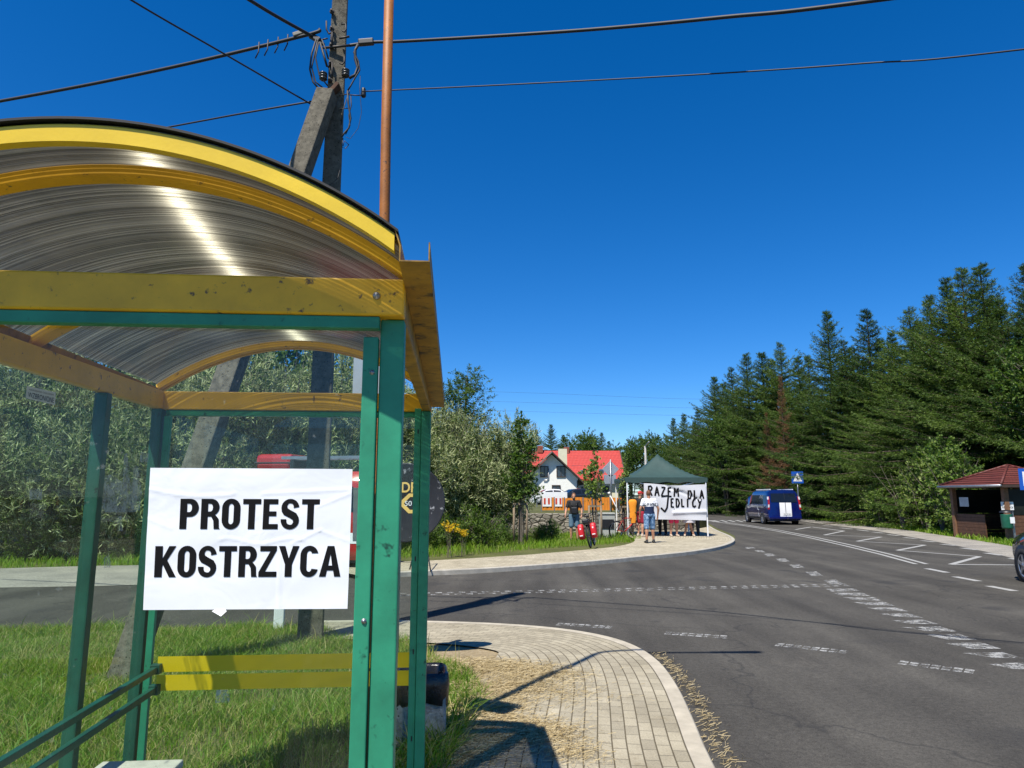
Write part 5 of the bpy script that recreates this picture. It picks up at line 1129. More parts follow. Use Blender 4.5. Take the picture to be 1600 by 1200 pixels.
# bus stop sign at the frame edge
q = at_d(1609, 749, 24.2); bs = thing('bus_stop_sign', (q.x, 24.2, 0), 'blue and white bus stop sign at the frame edge before the kiosk', 'road sign'); S = .37
b = MB(); b.tube([(q.x, 24.26, 0), (q.x, 24.26, q.z + .5)], .035, 8); b.build('pole', STEEL, bs)
b = MB(); b.box((q.x, 24.2, q.z), (2 * S, .025, 2 * S)); b.build('plate', BLUE, bs, bevel=.006)
b = MB(); b.box((q.x, 24.183, q.z + .02), (1.34 * S, .004, 1.34 * S)); b.build('white_field', WHITE, bs)
b = MB(); f = lambda x, y: Vector((q.x + x * S, 24.178, q.z + .02 + y * S)); flat(b, [(-.5, -.28), (.5, -.28), (.5, .22), (.42, .30), (-.42, .30), (-.5, .22)], f); b.build('bus_symbol', INK, bs)

# wooden bus kiosk across the road
WOOD = paint('dark_brown_wood', (.095, .042, .020), .7, var=.35, scale=7, bump=.5, bscale=30)
WOODL = paint('worn_brown_post_wood', (.17, .085, .042), .75, var=.3, scale=8, bump=.5, bscale=30)
kx0, kx1, ky0, ky1 = 18.02, 20.6, 25.6, 28.6; kz = 1.98
DUSKY = paint('dusty_dark_glass', (.014, .016, .014), .35, spec=.15, var=.4, scale=3)
kiosk = thing('wooden_kiosk', ((kx0 + kx1) / 2, (ky0 + ky1) / 2, 0), 'dark wooden bus kiosk with hipped brown red tile roof beside the road', 'kiosk')
for x, y in ((kx0, ky0), (kx0, ky1), (kx1, ky0), (kx1, ky1)):
    b = MB(); b.box((x, y, kz / 2), (.17, .17, kz)); b.build('post', WOODL, kiosk, bevel=.01)
def boards(name, a, c, z0, z1, n=None, mat=WOOD):
    b = MB(); a, c = Vector((*a, 0)), Vector((*c, 0)); n = n or max(int((z1 - z0) / .12), 1)
    for i in range(n): zz_ = z0 + (z1 - z0) * (i + .5) / n; b.bar(a + Vector((0, 0, zz_)), c + Vector((0, 0, zz_)), .035 + .006 * (i % 2), (z1 - z0) / n - .008)
    return b.build(name, mat, kiosk)
boards('side_wall', (kx0 + .09, ky0), (kx1 - .09, ky0), .05, .95); boards('side_wall', (kx0 + .09, ky1), (kx1 - .09, ky1), .05, .95)
boards('back_wall', (kx1, ky0 + .09), (kx1, ky1 - .09), .05, 1.9)
boards('front_panel', (kx0, ky0 + 1.2), (kx0, ky1 - .09), .05, .95)
for a, c in (((kx0 + .09, ky0), (kx1 - .09, ky0)), ((kx0 + .09, ky1), (kx1 - .09, ky1))):
    b = MB(); b.bar((*a, 1.44), (*c, 1.44), .012, .94); b.build('window', DUSKY, kiosk)
for x, y, sx, sy in (((kx0 + kx1) / 2, ky0, kx1 - kx0, .14), ((kx0 + kx1) / 2, ky1, kx1 - kx0, .14), (kx0, (ky0 + ky1) / 2, .14, ky1 - ky0), (kx1, (ky0 + ky1) / 2, .14, ky1 - ky0)):
    b = MB(); b.box((x, y, kz + .05 - .002 * (sx > 1)), (sx + .14 if sx > 1 else sx, sy + .132 if sy > 1 else sy, .12)); b.build('beam', WOOD, kiosk, bevel=.005)
b = MB(); b.box(((kx0 + kx1) / 2 + .5, (ky0 + ky1) / 2, .45), (.4, 2.4, .05)); b.build('seat', WOODL, kiosk)
o_ = .32; ap = Vector(((kx0 + kx1) / 2, (ky0 + ky1) / 2, at_d(1545, 730, 27).z + .05)); ez = kz + .06
cn = [Vector((kx0 - o_, ky0 - o_, ez)), Vector((kx1 + o_, ky0 - o_, ez)), Vector((kx1 + o_, ky1 + o_, ez)), Vector((kx0 - o_, ky1 + o_, ez))]
for i in range(4):
    a_, c_ = cn[i], cn[(i + 1) % 4]; b = MB(); rows = []; nr = 9
    for k in range(nr):
        t0, t1 = k / nr, (k + 1) / nr; up_ = Vector((0, 0, .035))
        rows.append([a_.lerp(ap, t0) + up_, c_.lerp(ap, t0) + up_]); rows.append([a_.lerp(ap, t1 * .999) + up_ * .2, c_.lerp(ap, t1 * .999) + up_ * .2])
    b.sheet(rows); b.build('roof', BROWNTILE, kiosk)
    b = MB(); b.bar(a_ + Vector((0, 0, -.03)), c_ + Vector((0, 0, -.03)), .03, .10); b.build('fascia', EAVE, kiosk)
    b = MB(); b.tube([a_.lerp(ap, .0) + Vector((0, 0, .04)), ap + Vector((0, 0, .03))], .05, 8); b.build('ridge', BROWNTILE, kiosk)
b = MB(); b.tube([cn[0] + Vector((-.05, -.05, -.02)), cn[3] + Vector((-.05, .05, -.02))], .05, 8); b.build('gutter', STEEL, kiosk)
kp = thing('kiosk_poster', (kx0 + .7, ky0 - .03, 1.2), 'small white PROTEST poster on the kiosk side window', 'poster')
pa, pb = at_d(1565, 797, ky0 - .03), at_d(1583, 784, ky0 - .03); b = MB(); b.box(((pa.x + pb.x) / 2, ky0 - .03, (pa.z + pb.z) / 2), (pb.x - pa.x, .008, pb.z - pa.z)); b.build('sheet', WHITE, kp)
b = MB(); f = lambda x, y: Vector((pa.x + x * (pb.x - pa.x), ky0 - .037, pa.z + y * (pb.z - pa.z))); word(b, 'PROTEST', .18, .82, .56, .80, f, .12); word(b, 'KOSTRZYCA', .08, .92, .20, .44, f, .11); b.build('lettering', INK, kp)
b = MB(); pa = at_d(1510, 790, ky1 - .2); b.box((kx0 - .10, 26.6 + 1.2, 1.42), (.006, .55, .36)); tag(b.build('timetable_sheet', paint('pale_paper', (.4, .42, .42), .6)), 'pale blank timetable sheet on the open front of the kiosk', 'notice')
lbk = thing('waste_bin', (kx0 + .62, ky0 - .38, 0), 'green waste bin with pale label hung on a post by the kiosk', 'waste bin')
GBIN = paint('dark_green_bin', (.012, .12, .07), .5)
bx = at_d(1574, 820, ky0 - .38).x
b = MB(); b.smooth = True; b.lathe([(.0, .50), (.155, .50), (.175, .55), (.185, .98), (.19, 1.0), (.175, 1.0), (.17, .96), (0, .9)], (bx, ky0 - .38, 0), 18); b.build('body', GBIN, lbk)
b = MB(); b.lathe([(.21, 1.06), (.20, 1.10), (.12, 1.15), (0, 1.17)], (bx, ky0 - .38, 0), 18); b.build('lid', BLACK, lbk)
b = MB(); b.box((bx + .22, ky0 - .38, .55), (.05, .05, 1.12)); b.build('post', STEEL, lbk)
b = MB(); b.box((bx + .07, ky0 - .565, .80), (.16, .012, .22)); b.build('label', WHITE, lbk)

# ================================================================== TENT AND BANNER
TG = paint('dark_green_tent_cloth', (.026, .058, .050), .65, var=.12, scale=3, bump=.15, bscale=12)
tc = Vector(((at_d(981, 800, 27.3).x + at_d(1105, 800, 27.3).x) / 2, 28.8, .1)); TW = (at_d(1105, 800, 27.3).x - at_d(981, 800, 27.3).x) / 2
tent = thing('pop_up_tent', tc, 'dark green pop up tent with white legs on the pavement corner', 'tent')
ze_, za_ = at_d(1041, 746, 27.3).z, at_d(1037, 709, 28.8).z; zv = at_d(1041, 753, 27.3).z
def tent_z(x, y):
    t = max(abs(x), abs(y)); s2 = min(abs(x), abs(y)); return ze_ + (za_ - ze_) * max(1 - t, 0) ** 1.6 - .05 * math.sin(math.pi * t) * (1 - s2 / max(t, .01))
b = MB(); b.smooth = True; n = 20; TD = 1.5
b.sheet([[tc + Vector(((2 * i / n - 1) * (TW + .06), (2 * j / n - 1) * TD, tent_z(2 * i / n - 1, 2 * j / n - 1) - .1)) for i in range(n + 1)] for j in range(n + 1)])
b.build('canopy', TG, tent)
vb = MB(); vb.smooth = False
ring = []
for k in range(81):
    a = k / 80 * 4; i_, f_ = int(a) % 4, a - int(a); c4 = [(-1, -1), (1, -1), (1, 1), (-1, 1)]; p, q = c4[i_], c4[(i_ + 1) % 4]; x, y = p[0] + (q[0] - p[0]) * f_, p[1] + (q[1] - p[1]) * f_
    ring.append((x, y, f_))
vb.sheet([[tc + Vector((x * (TW + .062) * (1 + .006 * (j == 1)), y * (TD + .002), (ze_ if j == 0 else (ze_ + zv) / 2 if j == 1 else zv - .05 * math.sin(math.pi * ((f * 4) % 1)) ** 2) - .1)) for x, y, f in ring] for j in range(3)])
vb.build('valance', TG, tent)
for x in (-1, 1):
    for y in (-1, 1):
        b = MB(); b.box(tc + Vector((x * TW, y * (TD - .04), (ze_ - .1) / 2)), (.045, .045, ze_ - .12)); b.build('leg', WHITE, tent, bevel=.004)
        b = MB(); b.box(tc + Vector((x * TW, y * (TD - .04), .008)), (.12, .12, .014)); b.build('foot', STEEL, tent)
for y in (-1, 1):
    for s_ in (-1, 1):
        b = MB(); b.bar(tc + Vector((s_ * TW, y * (TD - .06), ze_ - .2)), tc + Vector((0, y * (TD - .06), ze_ - .55)), .02, .03); b.build('truss', WHITE, tent)
# banner with hand painted words
by = tc.y - TD - .02
def banner_pt(x, y):
    a, c, e, g = at_d(1006, 811, by), at_d(1104, 813, by), at_d(1103, 757, by), at_d(1006, 755, by)
    p = a * ((1 - x) * (1 - y)) + c * (x * (1 - y)) + e * (x * y) + g * ((1 - x) * y)
    p.z -= .10 * math.sin(math.pi * x) ** 2 * (1 if y > .85 else y * .6) * (x > .05) * .6
    p.y += .03 * math.sin(x * 9 + y * 4) * math.sin(math.pi * min(max(y, 0), 1)) - .05 * math.exp(-((y - .20 - .08 * (x - .5)) / .05) ** 2) * (x > .45) + .04 * math.exp(-((y - .98 + .75 * (x - .35)) / .045) ** 2) * (.3 < x < .9)
    return p
BCLOTH = NT('white_banner_cloth'); _p = BCLOTH.bsdf((.74, .74, .76), .8, 0, .2); _t = BCLOTH.new('BsdfTranslucent'); _t.inputs[0].default_value = (.75, .75, .77, 1); _m = BCLOTH.new('MixShader'); _m.inputs[0].default_value = .25
BCLOTH.link(_p.outputs[0], _m.inputs[1]); BCLOTH.link(_t.outputs[0], _m.inputs[2]); BCLOTH = BCLOTH.done(_m)
banner = thing('protest_banner', banner_pt(.5, 0), 'white cloth banner hand painted RAZEM DLA JEDLICY tied across the tent front', 'banner')
b = MB(); b.smooth = True; b.sheet([[banner_pt(i / 60, j / 36) for i in range(61)] for j in range(37)]); b.build('cloth', BCLOTH, banner)
STROKES = {'R': [[(0, 0), (.05, 1)], [(-.1, .93), (.5, 1), (.75, .82), (.6, .6), (.05, .48)], [(.25, .5), (.75, 0)]], 'A': [[(0, 0), (.42, 1), (.85, 0)], [(.15, .35), (.7, .38)]], 'Z': [[(.0, .95), (.8, 1), (.0, .05), (.85, .0)]],
    'E': [[(.75, 1), (.1, .95), (.1, .02), (.8, 0)], [(.1, .52), (.6, .55)]], 'M': [[(0, 0), (.1, 1), (.45, .4), (.8, 1), (.9, 0)]], 'D': [[(.05, 0), (.05, 1)], [(-.1, .98), (.5, .95), (.85, .5), (.5, .05), (-.05, 0)]], 'L': [[(.05, 1), (.1, .05), (.75, .1)]],
    'J': [[(-.2, .92), (.8, 1), (.6, .15), (.3, -.15), (-.25, .12)]], 'I': [[(.2, 1), (.2, 0)]], 'C': [[(.8, .85), (.45, 1), (.08, .6), (.15, .15), (.5, 0), (.85, .2)]], 'Y': [[(.05, .95), (.4, .5)], [(.85, 1), (.2, -.15)]], ',': [[(.1, .12), (.2, .0)]]}
def handwriting(b, s, x0, y0, w, h, f, th=.012, asp=1.0):
    cw = w / len(s)
    for k, ch in enumerate(s):
        for st_ in STROKES.get(ch, []):
            P = [(x0 + (k + .12 + .72 * px) * cw, y0 + py * h) for px, py in st_]; D = []
            for i in range(len(P) - 1):
                for q in range(6): D.append((P[i][0] + (P[i + 1][0] - P[i][0]) * q / 6, P[i][1] + (P[i + 1][1] - P[i][1]) * q / 6))
            D.append(P[-1]); L, Rr = [], []
            for i in range(len(D)):
                dx, dy = D[min(i + 1, len(D) - 1)][0] - D[max(i - 1, 0)][0], (D[min(i + 1, len(D) - 1)][1] - D[max(i - 1, 0)][1]) / asp; m_ = math.hypot(dx, dy) or 1
                L.append(f(D[i][0] - dy / m_ * th, D[i][1] + dx / m_ * th * asp)); Rr.append(f(D[i][0] + dy / m_ * th, D[i][1] - dx / m_ * th * asp))
            b.sheet([L, Rr])
fb = lambda x, y: banner_pt(x, y) + Vector((0, -.012, 0))
b = MB(); handwriting(b, 'RAZEM', .06, .66, .52, .27, fb, .013, 1.7); handwriting(b, 'DLA', .70, .60, .28, .24, fb, .013, 1.7); handwriting(b, 'J', .28, .28, .16, .40, fb, .014, 1.7); handwriting(b, 'EDLICY', .42, .36, .52, .24, fb, .013, 1.7); handwriting(b, ',', .47, .30, .05, .1, fb, .008, 1.7)
b.build('painted_words', INK, banner)

# ================================================================== VEHICLES
TYRE = paint('tyre_rubber', (.014, .014, .015), .85, bump=.3, bscale=60)
ALLOY = paint('alloy_rim', (.45, .46, .48), .3, .8, var=.08)
REDLAMP = paint('red_lamp_glass', (.32, .012, .01), .15, spec=.6)
CLEARLAMP = paint('clear_lamp_glass', (.55, .55, .56), .1, spec=.6)
PLATE = paint('number_plate_white', (.62, .62, .60), .5)
def lerp_tab(tab, v):
    if v <= tab[0][0]: return tab[0][1]
    for (a, x), (b, y) in zip(tab[:-1], tab[1:]):
        if v <= b: return x + (y - x) * (v - a) / (b - a)
    return tab[-1][1]
class Vehicle:
    """car body swept along y (0 = tail, L = nose); section from half-width table over height"""
    def __init__(s, name, label, L, W, H, zb, top, sect, plan, rake, mat, cat, wheels, wr, group=None):
        s.L, s.H, s.zb, s.top, s.sect, s.plan, s.rake, s.W = L, H, zb, top, sect, plan, rake, W
        s.t = thing(name, (0, 0, 0), label, cat, group)
        b = MB(); b.smooth = True; ys = [0, .04, .12, .3, .6] + [.6 + (L - 1.2) * i / 22 for i in range(1, 22)] + [L - .6, L - .3, L - .12, L - .04, L]
        zs = [zb, zb + .04, zb + .15, .5, .7, .85, .95, 1.05, 1.15, 1.25, 1.35, 1.45, 1.55, 1.65, 1.75, 1.82, 1.88, 1.93, 1.97, 2.0, 2.2, 2.5]
        zs = sorted(set([z for z in zs if z < H - .015] + [H - .012, H]))
        rows = []
        for y in ys:
            half = [s.pt(y, z) for z in zs]; roof = half[-1]; pts = half + [Vector((roof.x * k, roof.y, roof.z + .012 * (1 - k * k))) for k in (.8, .5, 0, -.5, -.8)] + [Vector((-p.x, p.y, p.z)) for p in half[::-1]]
            rows.append(pts)
        b.sheet(rows); b.poly3(rows[0]); b.poly3(rows[-1]); s.body = b.build('body', mat, s.t)
        b = MB(); b.box((0, L / 2, zb + .02), (W * .86, L * .9, .16)); b.build('underbody', BLACK, s.t)
        for y in wheels:
            for x in (-1, 1): s.wheel(x, y, wr)
    def pt(s, y, z, off=0.0):
        tp = s.top(y); zz = z if z < s.zb + .2 else s.zb + .2 + (z - s.zb - .2) * (tp - s.zb - .2) / (s.H - s.zb - .2)
        zeff = z if tp > s.H - .3 else min(z, s.zb + .2 + (z - s.zb - .2) * .62)
        x = (lerp_tab(s.sect, zeff) + off) * lerp_tab(s.plan, y); yy = y + lerp_tab(s.rake, zz) * max(0, 1 - y / 1.2) - lerp_tab(s.rake, zz) * .35 * max(0, 1 - (s.L - y) / .9)
        return Vector((x, yy, zz))
    def side(s, name, y0, y1, z0, z1, mat, x, off=.006, n=8, parent=None, slant0=0.0, slant1=0.0):
        b = MB(); b.smooth = True; rows = []
        for j in range(5):
            z = z0 + (z1 - z0) * j / 4; row = []
            for i in range(n + 1):
                y = (y0 + slant0 * j / 4) + ((y1 + slant1 * j / 4) - (y0 + slant0 * j / 4)) * i / n; p = s.pt(y, z, off); row.append(Vector((p.x * x, p.y, p.z)))
            rows.append(row)
        b.sheet(rows); return b.build(name, mat, parent or s.t)
    def rear(s, name, x0, x1, z0, z1, mat, off=.012, parent=None, taper=0.0):
        b = MB(); b.smooth = True; rows = []
        for j in range(5):
            z = z0 + (z1 - z0) * j / 4; k = 1 - taper * j / 4; p = s.pt(0, z); rows.append([Vector(((x0 + (x1 - x0) * i / 6) * k, p.y - off, p.z)) for i in range(7)])
        b.sheet(rows); return b.build(name, mat, parent or s.t)
    def wheel(s, x, y, r):
        xo = lerp_tab(s.sect, .5) * lerp_tab(s.plan, y); q3 = Vector((x, 0, 0)).to_track_quat('Z', 'Y').to_matrix(); c = Vector((x * (xo - .10), y, r))
        b = MB(); b.lathe([(0, -.02), (r + .07, -.02), (r + .07, .105), (0, .105)], c, 26, q3); b.build('wheel_arch', BLACK, s.t)
        b = MB(); b.lathe([(r * .62, -.1), (r * .97, -.1), (r, -.06), (r, .08), (r * .97, .115), (r * .66, .12), (r * .62, .1)], c, 30, q3); w = b.build('wheel', TYRE, s.t)
        b = MB(); b.lathe([(r * .66, .116), (r * .60, .112), (r * .58, .09), (r * .58, .06)], c, 24, q3)
        for k in range(5):
            a = 2 * math.pi * k / 5 + .3; e = Vector((math.cos(a), math.sin(a), 0)) * r * .6; b.bar(c + q3 @ Vector((0, 0, .105)), c + q3 @ (e + Vector((0, 0, .10))), r * .17, .03, q3 @ Vector((0, 0, 1)))
        b.lathe([(0, .125), (r * .14, .122), (r * .16, .10)], c, 14, q3); b.build('rim', ALLOY, w)
VS = [(.25, .88), (.34, .955), (.5, .985), (1.05, .985), (1.2, .965), (1.75, .87), (1.88, .82), (1.97, .70), (2.0, .66)]
def van_top(H): return lambda y: lerp_tab([(0, H), (3.05, H), (3.5, H - .22), (4.15, 1.18), (4.6, 1.05), (4.92, .92), (5.0, .80)], y)
def make_van(label, mat, H=2.0):
    k = H / 2.0
    return Vehicle('van', label, 5.0, 1.97, H, .26, van_top(H), [(z * (k if z > 1 else 1), x) for z, x in VS], [(0, .95), (.15, .985), (.6, 1), (4.0, 1), (4.6, .95), (4.9, .86), (5.0, .80)], [(.3, .04), (.5, .0), (1.0, .02), (1.3, .05), (1.8, .20), (2.0, .28)], mat, 'van', (.98, 4.02), .335)
VBLUE = paint('deep_blue_car_paint', (.0018, .004, .088), .2, .2, var=.1, coat=1.0)
van = make_van('dark blue van with twin white tail stripes driving away on the main road', VBLUE)
for x in (-1, 1):
    for y0, y1 in ((.28, 1.35), (1.42, 2.45), (2.52, 3.35)):
        van.side('side_window', y0, y1, 1.18, 1.70, CARGLASS, x, slant1=-.12 if y1 > 3 else 0)
    b = MB(); p = van.pt(3.55, 1.18); b.capsule((x * (p.x + .10), p.y, 1.22), (x * (p.x + .13), p.y, 1.36), .06, .06, 10); b.build('mirror', BLACK, van.t)
    van.rear('tail_light', x * .955, x * .85, .88, 1.62, REDLAMP, .02, taper=.06)
    for z in (1.0, 1.45): van.rear('tail_light_lens', x * .95, x * .86, z, z + .16, CLEARLAMP, .026, taper=.02)
for y_ in (1.385, 2.485):
    for x in (-1, 1): van.side('door_seam', y_ - .012, y_ + .012, .36, 1.74, BLACK, x, .007, 2)
for x in (-1, 1): van.side('sliding_rail', .45, 2.3, 1.02, 1.045, BLACK, x, .008); van.side('lower_trim', .3, 4.4, .30, .42, BLACK, x, .010)
van.rear('door_seam', .055, .075, .46, 1.80, BLACK, .0155)
van.rear('rear_window', -.74, .74, 1.30, 1.80, CARGLASS, .014, taper=.06)
for x0 in (-.27, .08): van.rear('white_stripe', x0, x0 + .32, .46, 1.27, WHITE, .013)
nb = van.rear('number_plate', -.10, .36, .56, .67, PLATE, .022)
b = MB(); lettering(b, 'DJ 7K120', -.05, .585, .36, .06, lambda x, y: Vector((x, van.pt(0, y).y - .025, y)), .004); b.build('plate_lettering', INK, nb)
b = MB(); b.box((0, -.05, .40), (1.86, .12, .16)); b.build('bumper', VBLUE, van.t, bevel=.04)
b = MB(); b.tube([(.1, -.02, .32), (.1, -.16, .33), (.1, -.2, .40)], .03, 8); b.build('tow_ball', BLACK, van.t)
for x in (-.5, .5): b = MB(); b.bar((x * 1.3, .35, 2.03), (x * 1.3, 2.9, 2.03), .05, .05); b.build('roof_rail', WHITE, van.t)
sp_ = MB(); P_ = [(.95, 1.45), (1.0, 1.68), (1.25, 1.52), (1.32, 1.70), (1.62, 1.50), (1.80, 1.12), (1.75, .88), (1.50, .84), (1.62, .66), (1.52, .46)]; L_, R_ = [], []
for i, (y, z) in enumerate(P_):
    for k in range(4):
        j = min(i + 1, len(P_) - 1); yy, z_ = y + (P_[j][0] - y) * k / 4, z + (P_[j][1] - z) * k / 4; p = van.pt(yy, z_, .012); L_.append(Vector((-p.x, p.y, p.z + .02))); R_.append(Vector((-p.x - .0005, p.y + .035, p.z - .02)))
sp_.sheet([L_, R_]); sp_.build('white_ribbon', WHITE, van.t)
set_at(van.t, at_z(1227.5, 820.3), R(-2.0))
# red van with roof box behind the poster
VRED = paint('red_van_paint', (.38, .010, .008), .3, 0, var=.1, coat=.8)
rv = make_van('red van with roof box and ladder parked behind the white PROTEST poster', VRED, 2.2)
for x in (-1, 1):
    for y0, y1 in ((.3, 1.35), (1.42, 2.45), (2.52, 3.35)): rv.side('side_window', y0, y1, 1.30, 1.86, CARGLASS, x, slant1=-.12 if y1 > 3 else 0)
    rv.side('white_side_band', .3, 4.1, .62, .85, WHITE, x, .008)
    rv.rear('tail_light', x * .955, x * .85, .80, 1.25, REDLAMP, .02)
b = MB(); b.box((0, 4.96, .48), (1.8, .20, .24)); b.build('bumper', WHITE, rv.t, bevel=.05)
b = MB(); b.box((.0, 2.62, 2.45), (1.05, .92, .36)); b.build('roof_box', VRED, rv.t, bevel=.10)
b = MB(); b.box((.0, 2.62, 2.42), (1.07, .94, .035)); b.build('box_seam', BLACK, rv.t, bevel=.01)
for x in (-.72, -.30): b = MB(); b.bar((x, -.2, 2.52), (x, 2.3, 2.52), .05, .07); b.build('ladder_rail', STEEL, rv.t)
for k in range(7): b = MB(); y = .0 + k * .36; b.bar((-.70, y, 2.52), (-.32, y, 2.52), .03, .03); b.build('ladder_rung', STEEL, rv.t)
for y in (.3, 2.0): b = MB(); b.bar((-.80, y, 2.36), (.80, y, 2.36), .10, .22); b.build('roof_rack', BLACK, rv.t)
rb, rf = at_z(219, 888), at_z(578, 895); dv = (rb - rf).normalized(); set_at(rv.t, rf + Vector((dv.y, -dv.x, 0)) * .9 * (1 if -dv.x > 0 else -1), math.atan2(dv.y, dv.x) - math.pi / 2)
# cars
def car_top(y): return lerp_tab([(0, .98), (.12, 1.02), (.5, 1.10), (1.15, 1.40), (1.9, 1.46), (2.5, 1.42), (3.35, .98), (4.0, .86), (4.25, .74), (4.3, .62)], y)
CS = [(.2, .80), (.3, .86), (.55, .895), (.85, .885), (.98, .84), (1.25, .68), (1.38, .60), (1.46, .52)]
def make_car(label, mat, group=None):
    v = Vehicle('car', label, 4.3, 1.79, 1.46, .20, car_top, CS, [(0, .88), (.2, .95), (.7, 1), (3.5, 1), (4.0, .93), (4.2, .82), (4.3, .70)], [(.3, .05), (.55, 0), (.9, .05), (1.4, .1)], mat, 'car', (.85, 3.42), .325, group)
    for x in (-1, 1):
        v.side('side_window', 1.0, 1.75, 1.02, 1.36, CARGLASS, x); v.side('side_window', 1.82, 2.62, 1.02, 1.36, CARGLASS, x, slant1=-.1)
        v.rear('tail_light', x * .80, x * .55, .72, .88, REDLAMP, .02)
        p = v.pt(2.75, 1.0); b = MB(); b.capsule((x * (p.x + .08), p.y, 1.0), (x * (p.x + .13), p.y, 1.02), .05, .055, 10); b.build('mirror', mat, v.t)
        p = v.pt(4.1, .68); b = MB(); b.capsule((x * p.x * .80, p.y + .05, .66), (x * p.x * .98, p.y - .12, .70), .05, .055, 10, .8); b.build('headlight', CLEARLAMP, v.t)
    for nm, ya, yb in (('windscreen', 2.56, 3.26), ('rear_window', .55, 1.1)):
        b = MB(); b.smooth = True; b.sheet([[Vector((k * (v.pt(y, 1.40).x), v.pt(y, 1.46).y, v.top(y) + .018)) for k in (-.98, -.5, 0, .5, .98)] for y in [ya + (yb - ya) * i / 6 for i in range(7)]]); b.build(nm, CARGLASS, v.t)
    nb = v.rear('number_plate', -.25, .25, .55, .66, PLATE, .02); return v
CBLACK = paint('black_blue_car_paint', (.006, .007, .014), .18, .3, var=.1, coat=1.0)
c1 = make_car('black car driving in from the frame edge on the far lane', CBLACK); hd = (at_z(1440, 882) - at_z(1600, 930)).normalized(); fw = at_z(1611, 911) ; a_ = math.atan2(hd.y, hd.x) - math.pi / 2
M2 = Matrix.Rotation(a_, 3, 'Z'); set_at(c1.t, fw - M2 @ Vector((-.80, 3.42, 0)), a_)
c2_ = make_car('dark parked car behind the man with the bicycle', paint('dark_grey_car_paint', (.02, .028, .035), .25, .3, coat=1.0), 'cars parked by the houses'); q = at_d(896, 784, 62); set_at(c2_.t, (q.x - 1.2, 62, .84), R(-70))
c3 = make_car('white parked car beside the white gabled house', paint('white_car_paint', (.72, .72, .72), .3, coat=.8), 'cars parked by the houses'); q = at_d(858, 784, 66); set_at(c3.t, (q.x - 1.5, 66, .84), R(-80))

# ================================================================== BICYCLES
REDBAG = paint('red_pannier_cloth', (.55, .012, .02), .5, var=.12)
def make_bike(label, frame_mat):
    t = thing('bicycle', (0, 0, 0), label, 'bicycle')
    for y in (0, 1.08):
        b = MB(); n = 36; r = .335; b.tube([(0, y + r * math.cos(2 * math.pi * i / n), r + .012 + r * math.sin(2 * math.pi * i / n)) for i in range(n + 1)], .026, 8, False); w = b.build('wheel', TYRE, t)
        b = MB(); b.tube([(0, y + .305 * math.cos(2 * math.pi * i / n), r + .012 + .305 * math.sin(2 * math.pi * i / n)) for i in range(n + 1)], .011, 6, False); b.build('rim', ALLOY, w)
        b = MB()
        for k in range(14): a = 2 * math.pi * k / 14; b.tube([(.02 * (-1) ** k, y, r + .012), (0, y + .30 * math.cos(a), r + .012 + .30 * math.sin(a))], .0022, 4)
        b.tube([(-.05, y, r + .012), (.05, y, r + .012)], .022, 8); b.build('spokes', ALLOY, w)
    z0 = .347; bb = (0, .44, .29); st_ = (0, .30, .80); hd_ = (0, .86, .78); hl = (0, .90, .66)
    b = MB()
    for a, c, r in ((bb, st_, .018), (bb, hl, .024), (st_, hd_, .018), (hl, hd_, .02), ((-.06, 0, z0), (-.03, .28, .74), .009), ((.06, 0, z0), (.03, .28, .74), .009), ((-.06, 0, z0), (-.03, .42, .29), .010), ((.06, 0, z0), (.03, .42, .29), .010)): b.tube([a, c], r, 8)
    b.build('frame', frame_mat, t)
    b = MB(); b.tube([(0, .89, .70), (-.05, .93, .62), (-.055, 1.08, z0)], .013, 8); b.tube([(0, .89, .70), (.05, .93, .62), (.055, 1.08, z0)], .013, 8); b.build('fork', frame_mat, t)
    b = MB(); b.tube([(0, .86, .78), (0, .82, .95), (0, .86, 1.0)], .016, 8); b.tube([(-.30, .74, 1.04), (-.2, .84, 1.03), (0, .87, 1.0), (.2, .84, 1.03), (.30, .74, 1.04)], .014, 8); b.build('handlebar', BLACK, t)
    b = MB(); b.tube([st_, (0, .26, .93)], .014, 8); b.build('seatpost', BLACK, t)
    b = MB(); b.smooth = True; b.sheet([[(x * w * (1 if k else 0.8), y, .955 + dz - .02 * x * x) for x in (-1, -.5, 0, .5, 1)] for k, (y, w, dz) in enumerate(((.10, .07, .01), (.16, .085, .015), (.26, .06, .0), (.36, .025, -.005), (.42, .018, -.012)))]); o = b.build('saddle', BLACK, t); m = o.modifiers.new('thick', 'SOLIDIFY'); m.thickness = .03
    b = MB(); b.lathe([(.085, -.004), (.095, -.004), (.095, .004), (.085, .004)], (.05, .44, .29), 20, Vector((1, 0, 0)).to_track_quat('Z', 'Y').to_matrix()); b.bar((.07, .44, .29), (.07, .54, .16), .02, .015); b.bar((-.07, .44, .29), (-.07, .34, .42), .02, .015); b.box((.10, .55, .15), (.09, .06, .02)); b.box((-.10, .33, .43), (.09, .06, .02)); b.build('crankset', STEEL, t)
    return t
bike = make_bike('black bicycle with red rear bags leaning beside the man in black', BLACK)
b = MB(); 
for x in (-.07, .07): b.tube([(x, .22, .74), (x, -.28, .72)], .007, 6); b.tube([(x, -.15, .72), (x, 0, .36)], .006, 6)
b.box((0, -.05, .725), (.13, .42, .012)); b.build('rear_rack', BLACK, bike)
b = MB(); b.box((0, -.12, .80), (.20, .28, .13)); b.build('rack_bag', BLACK, bike, bevel=.03)
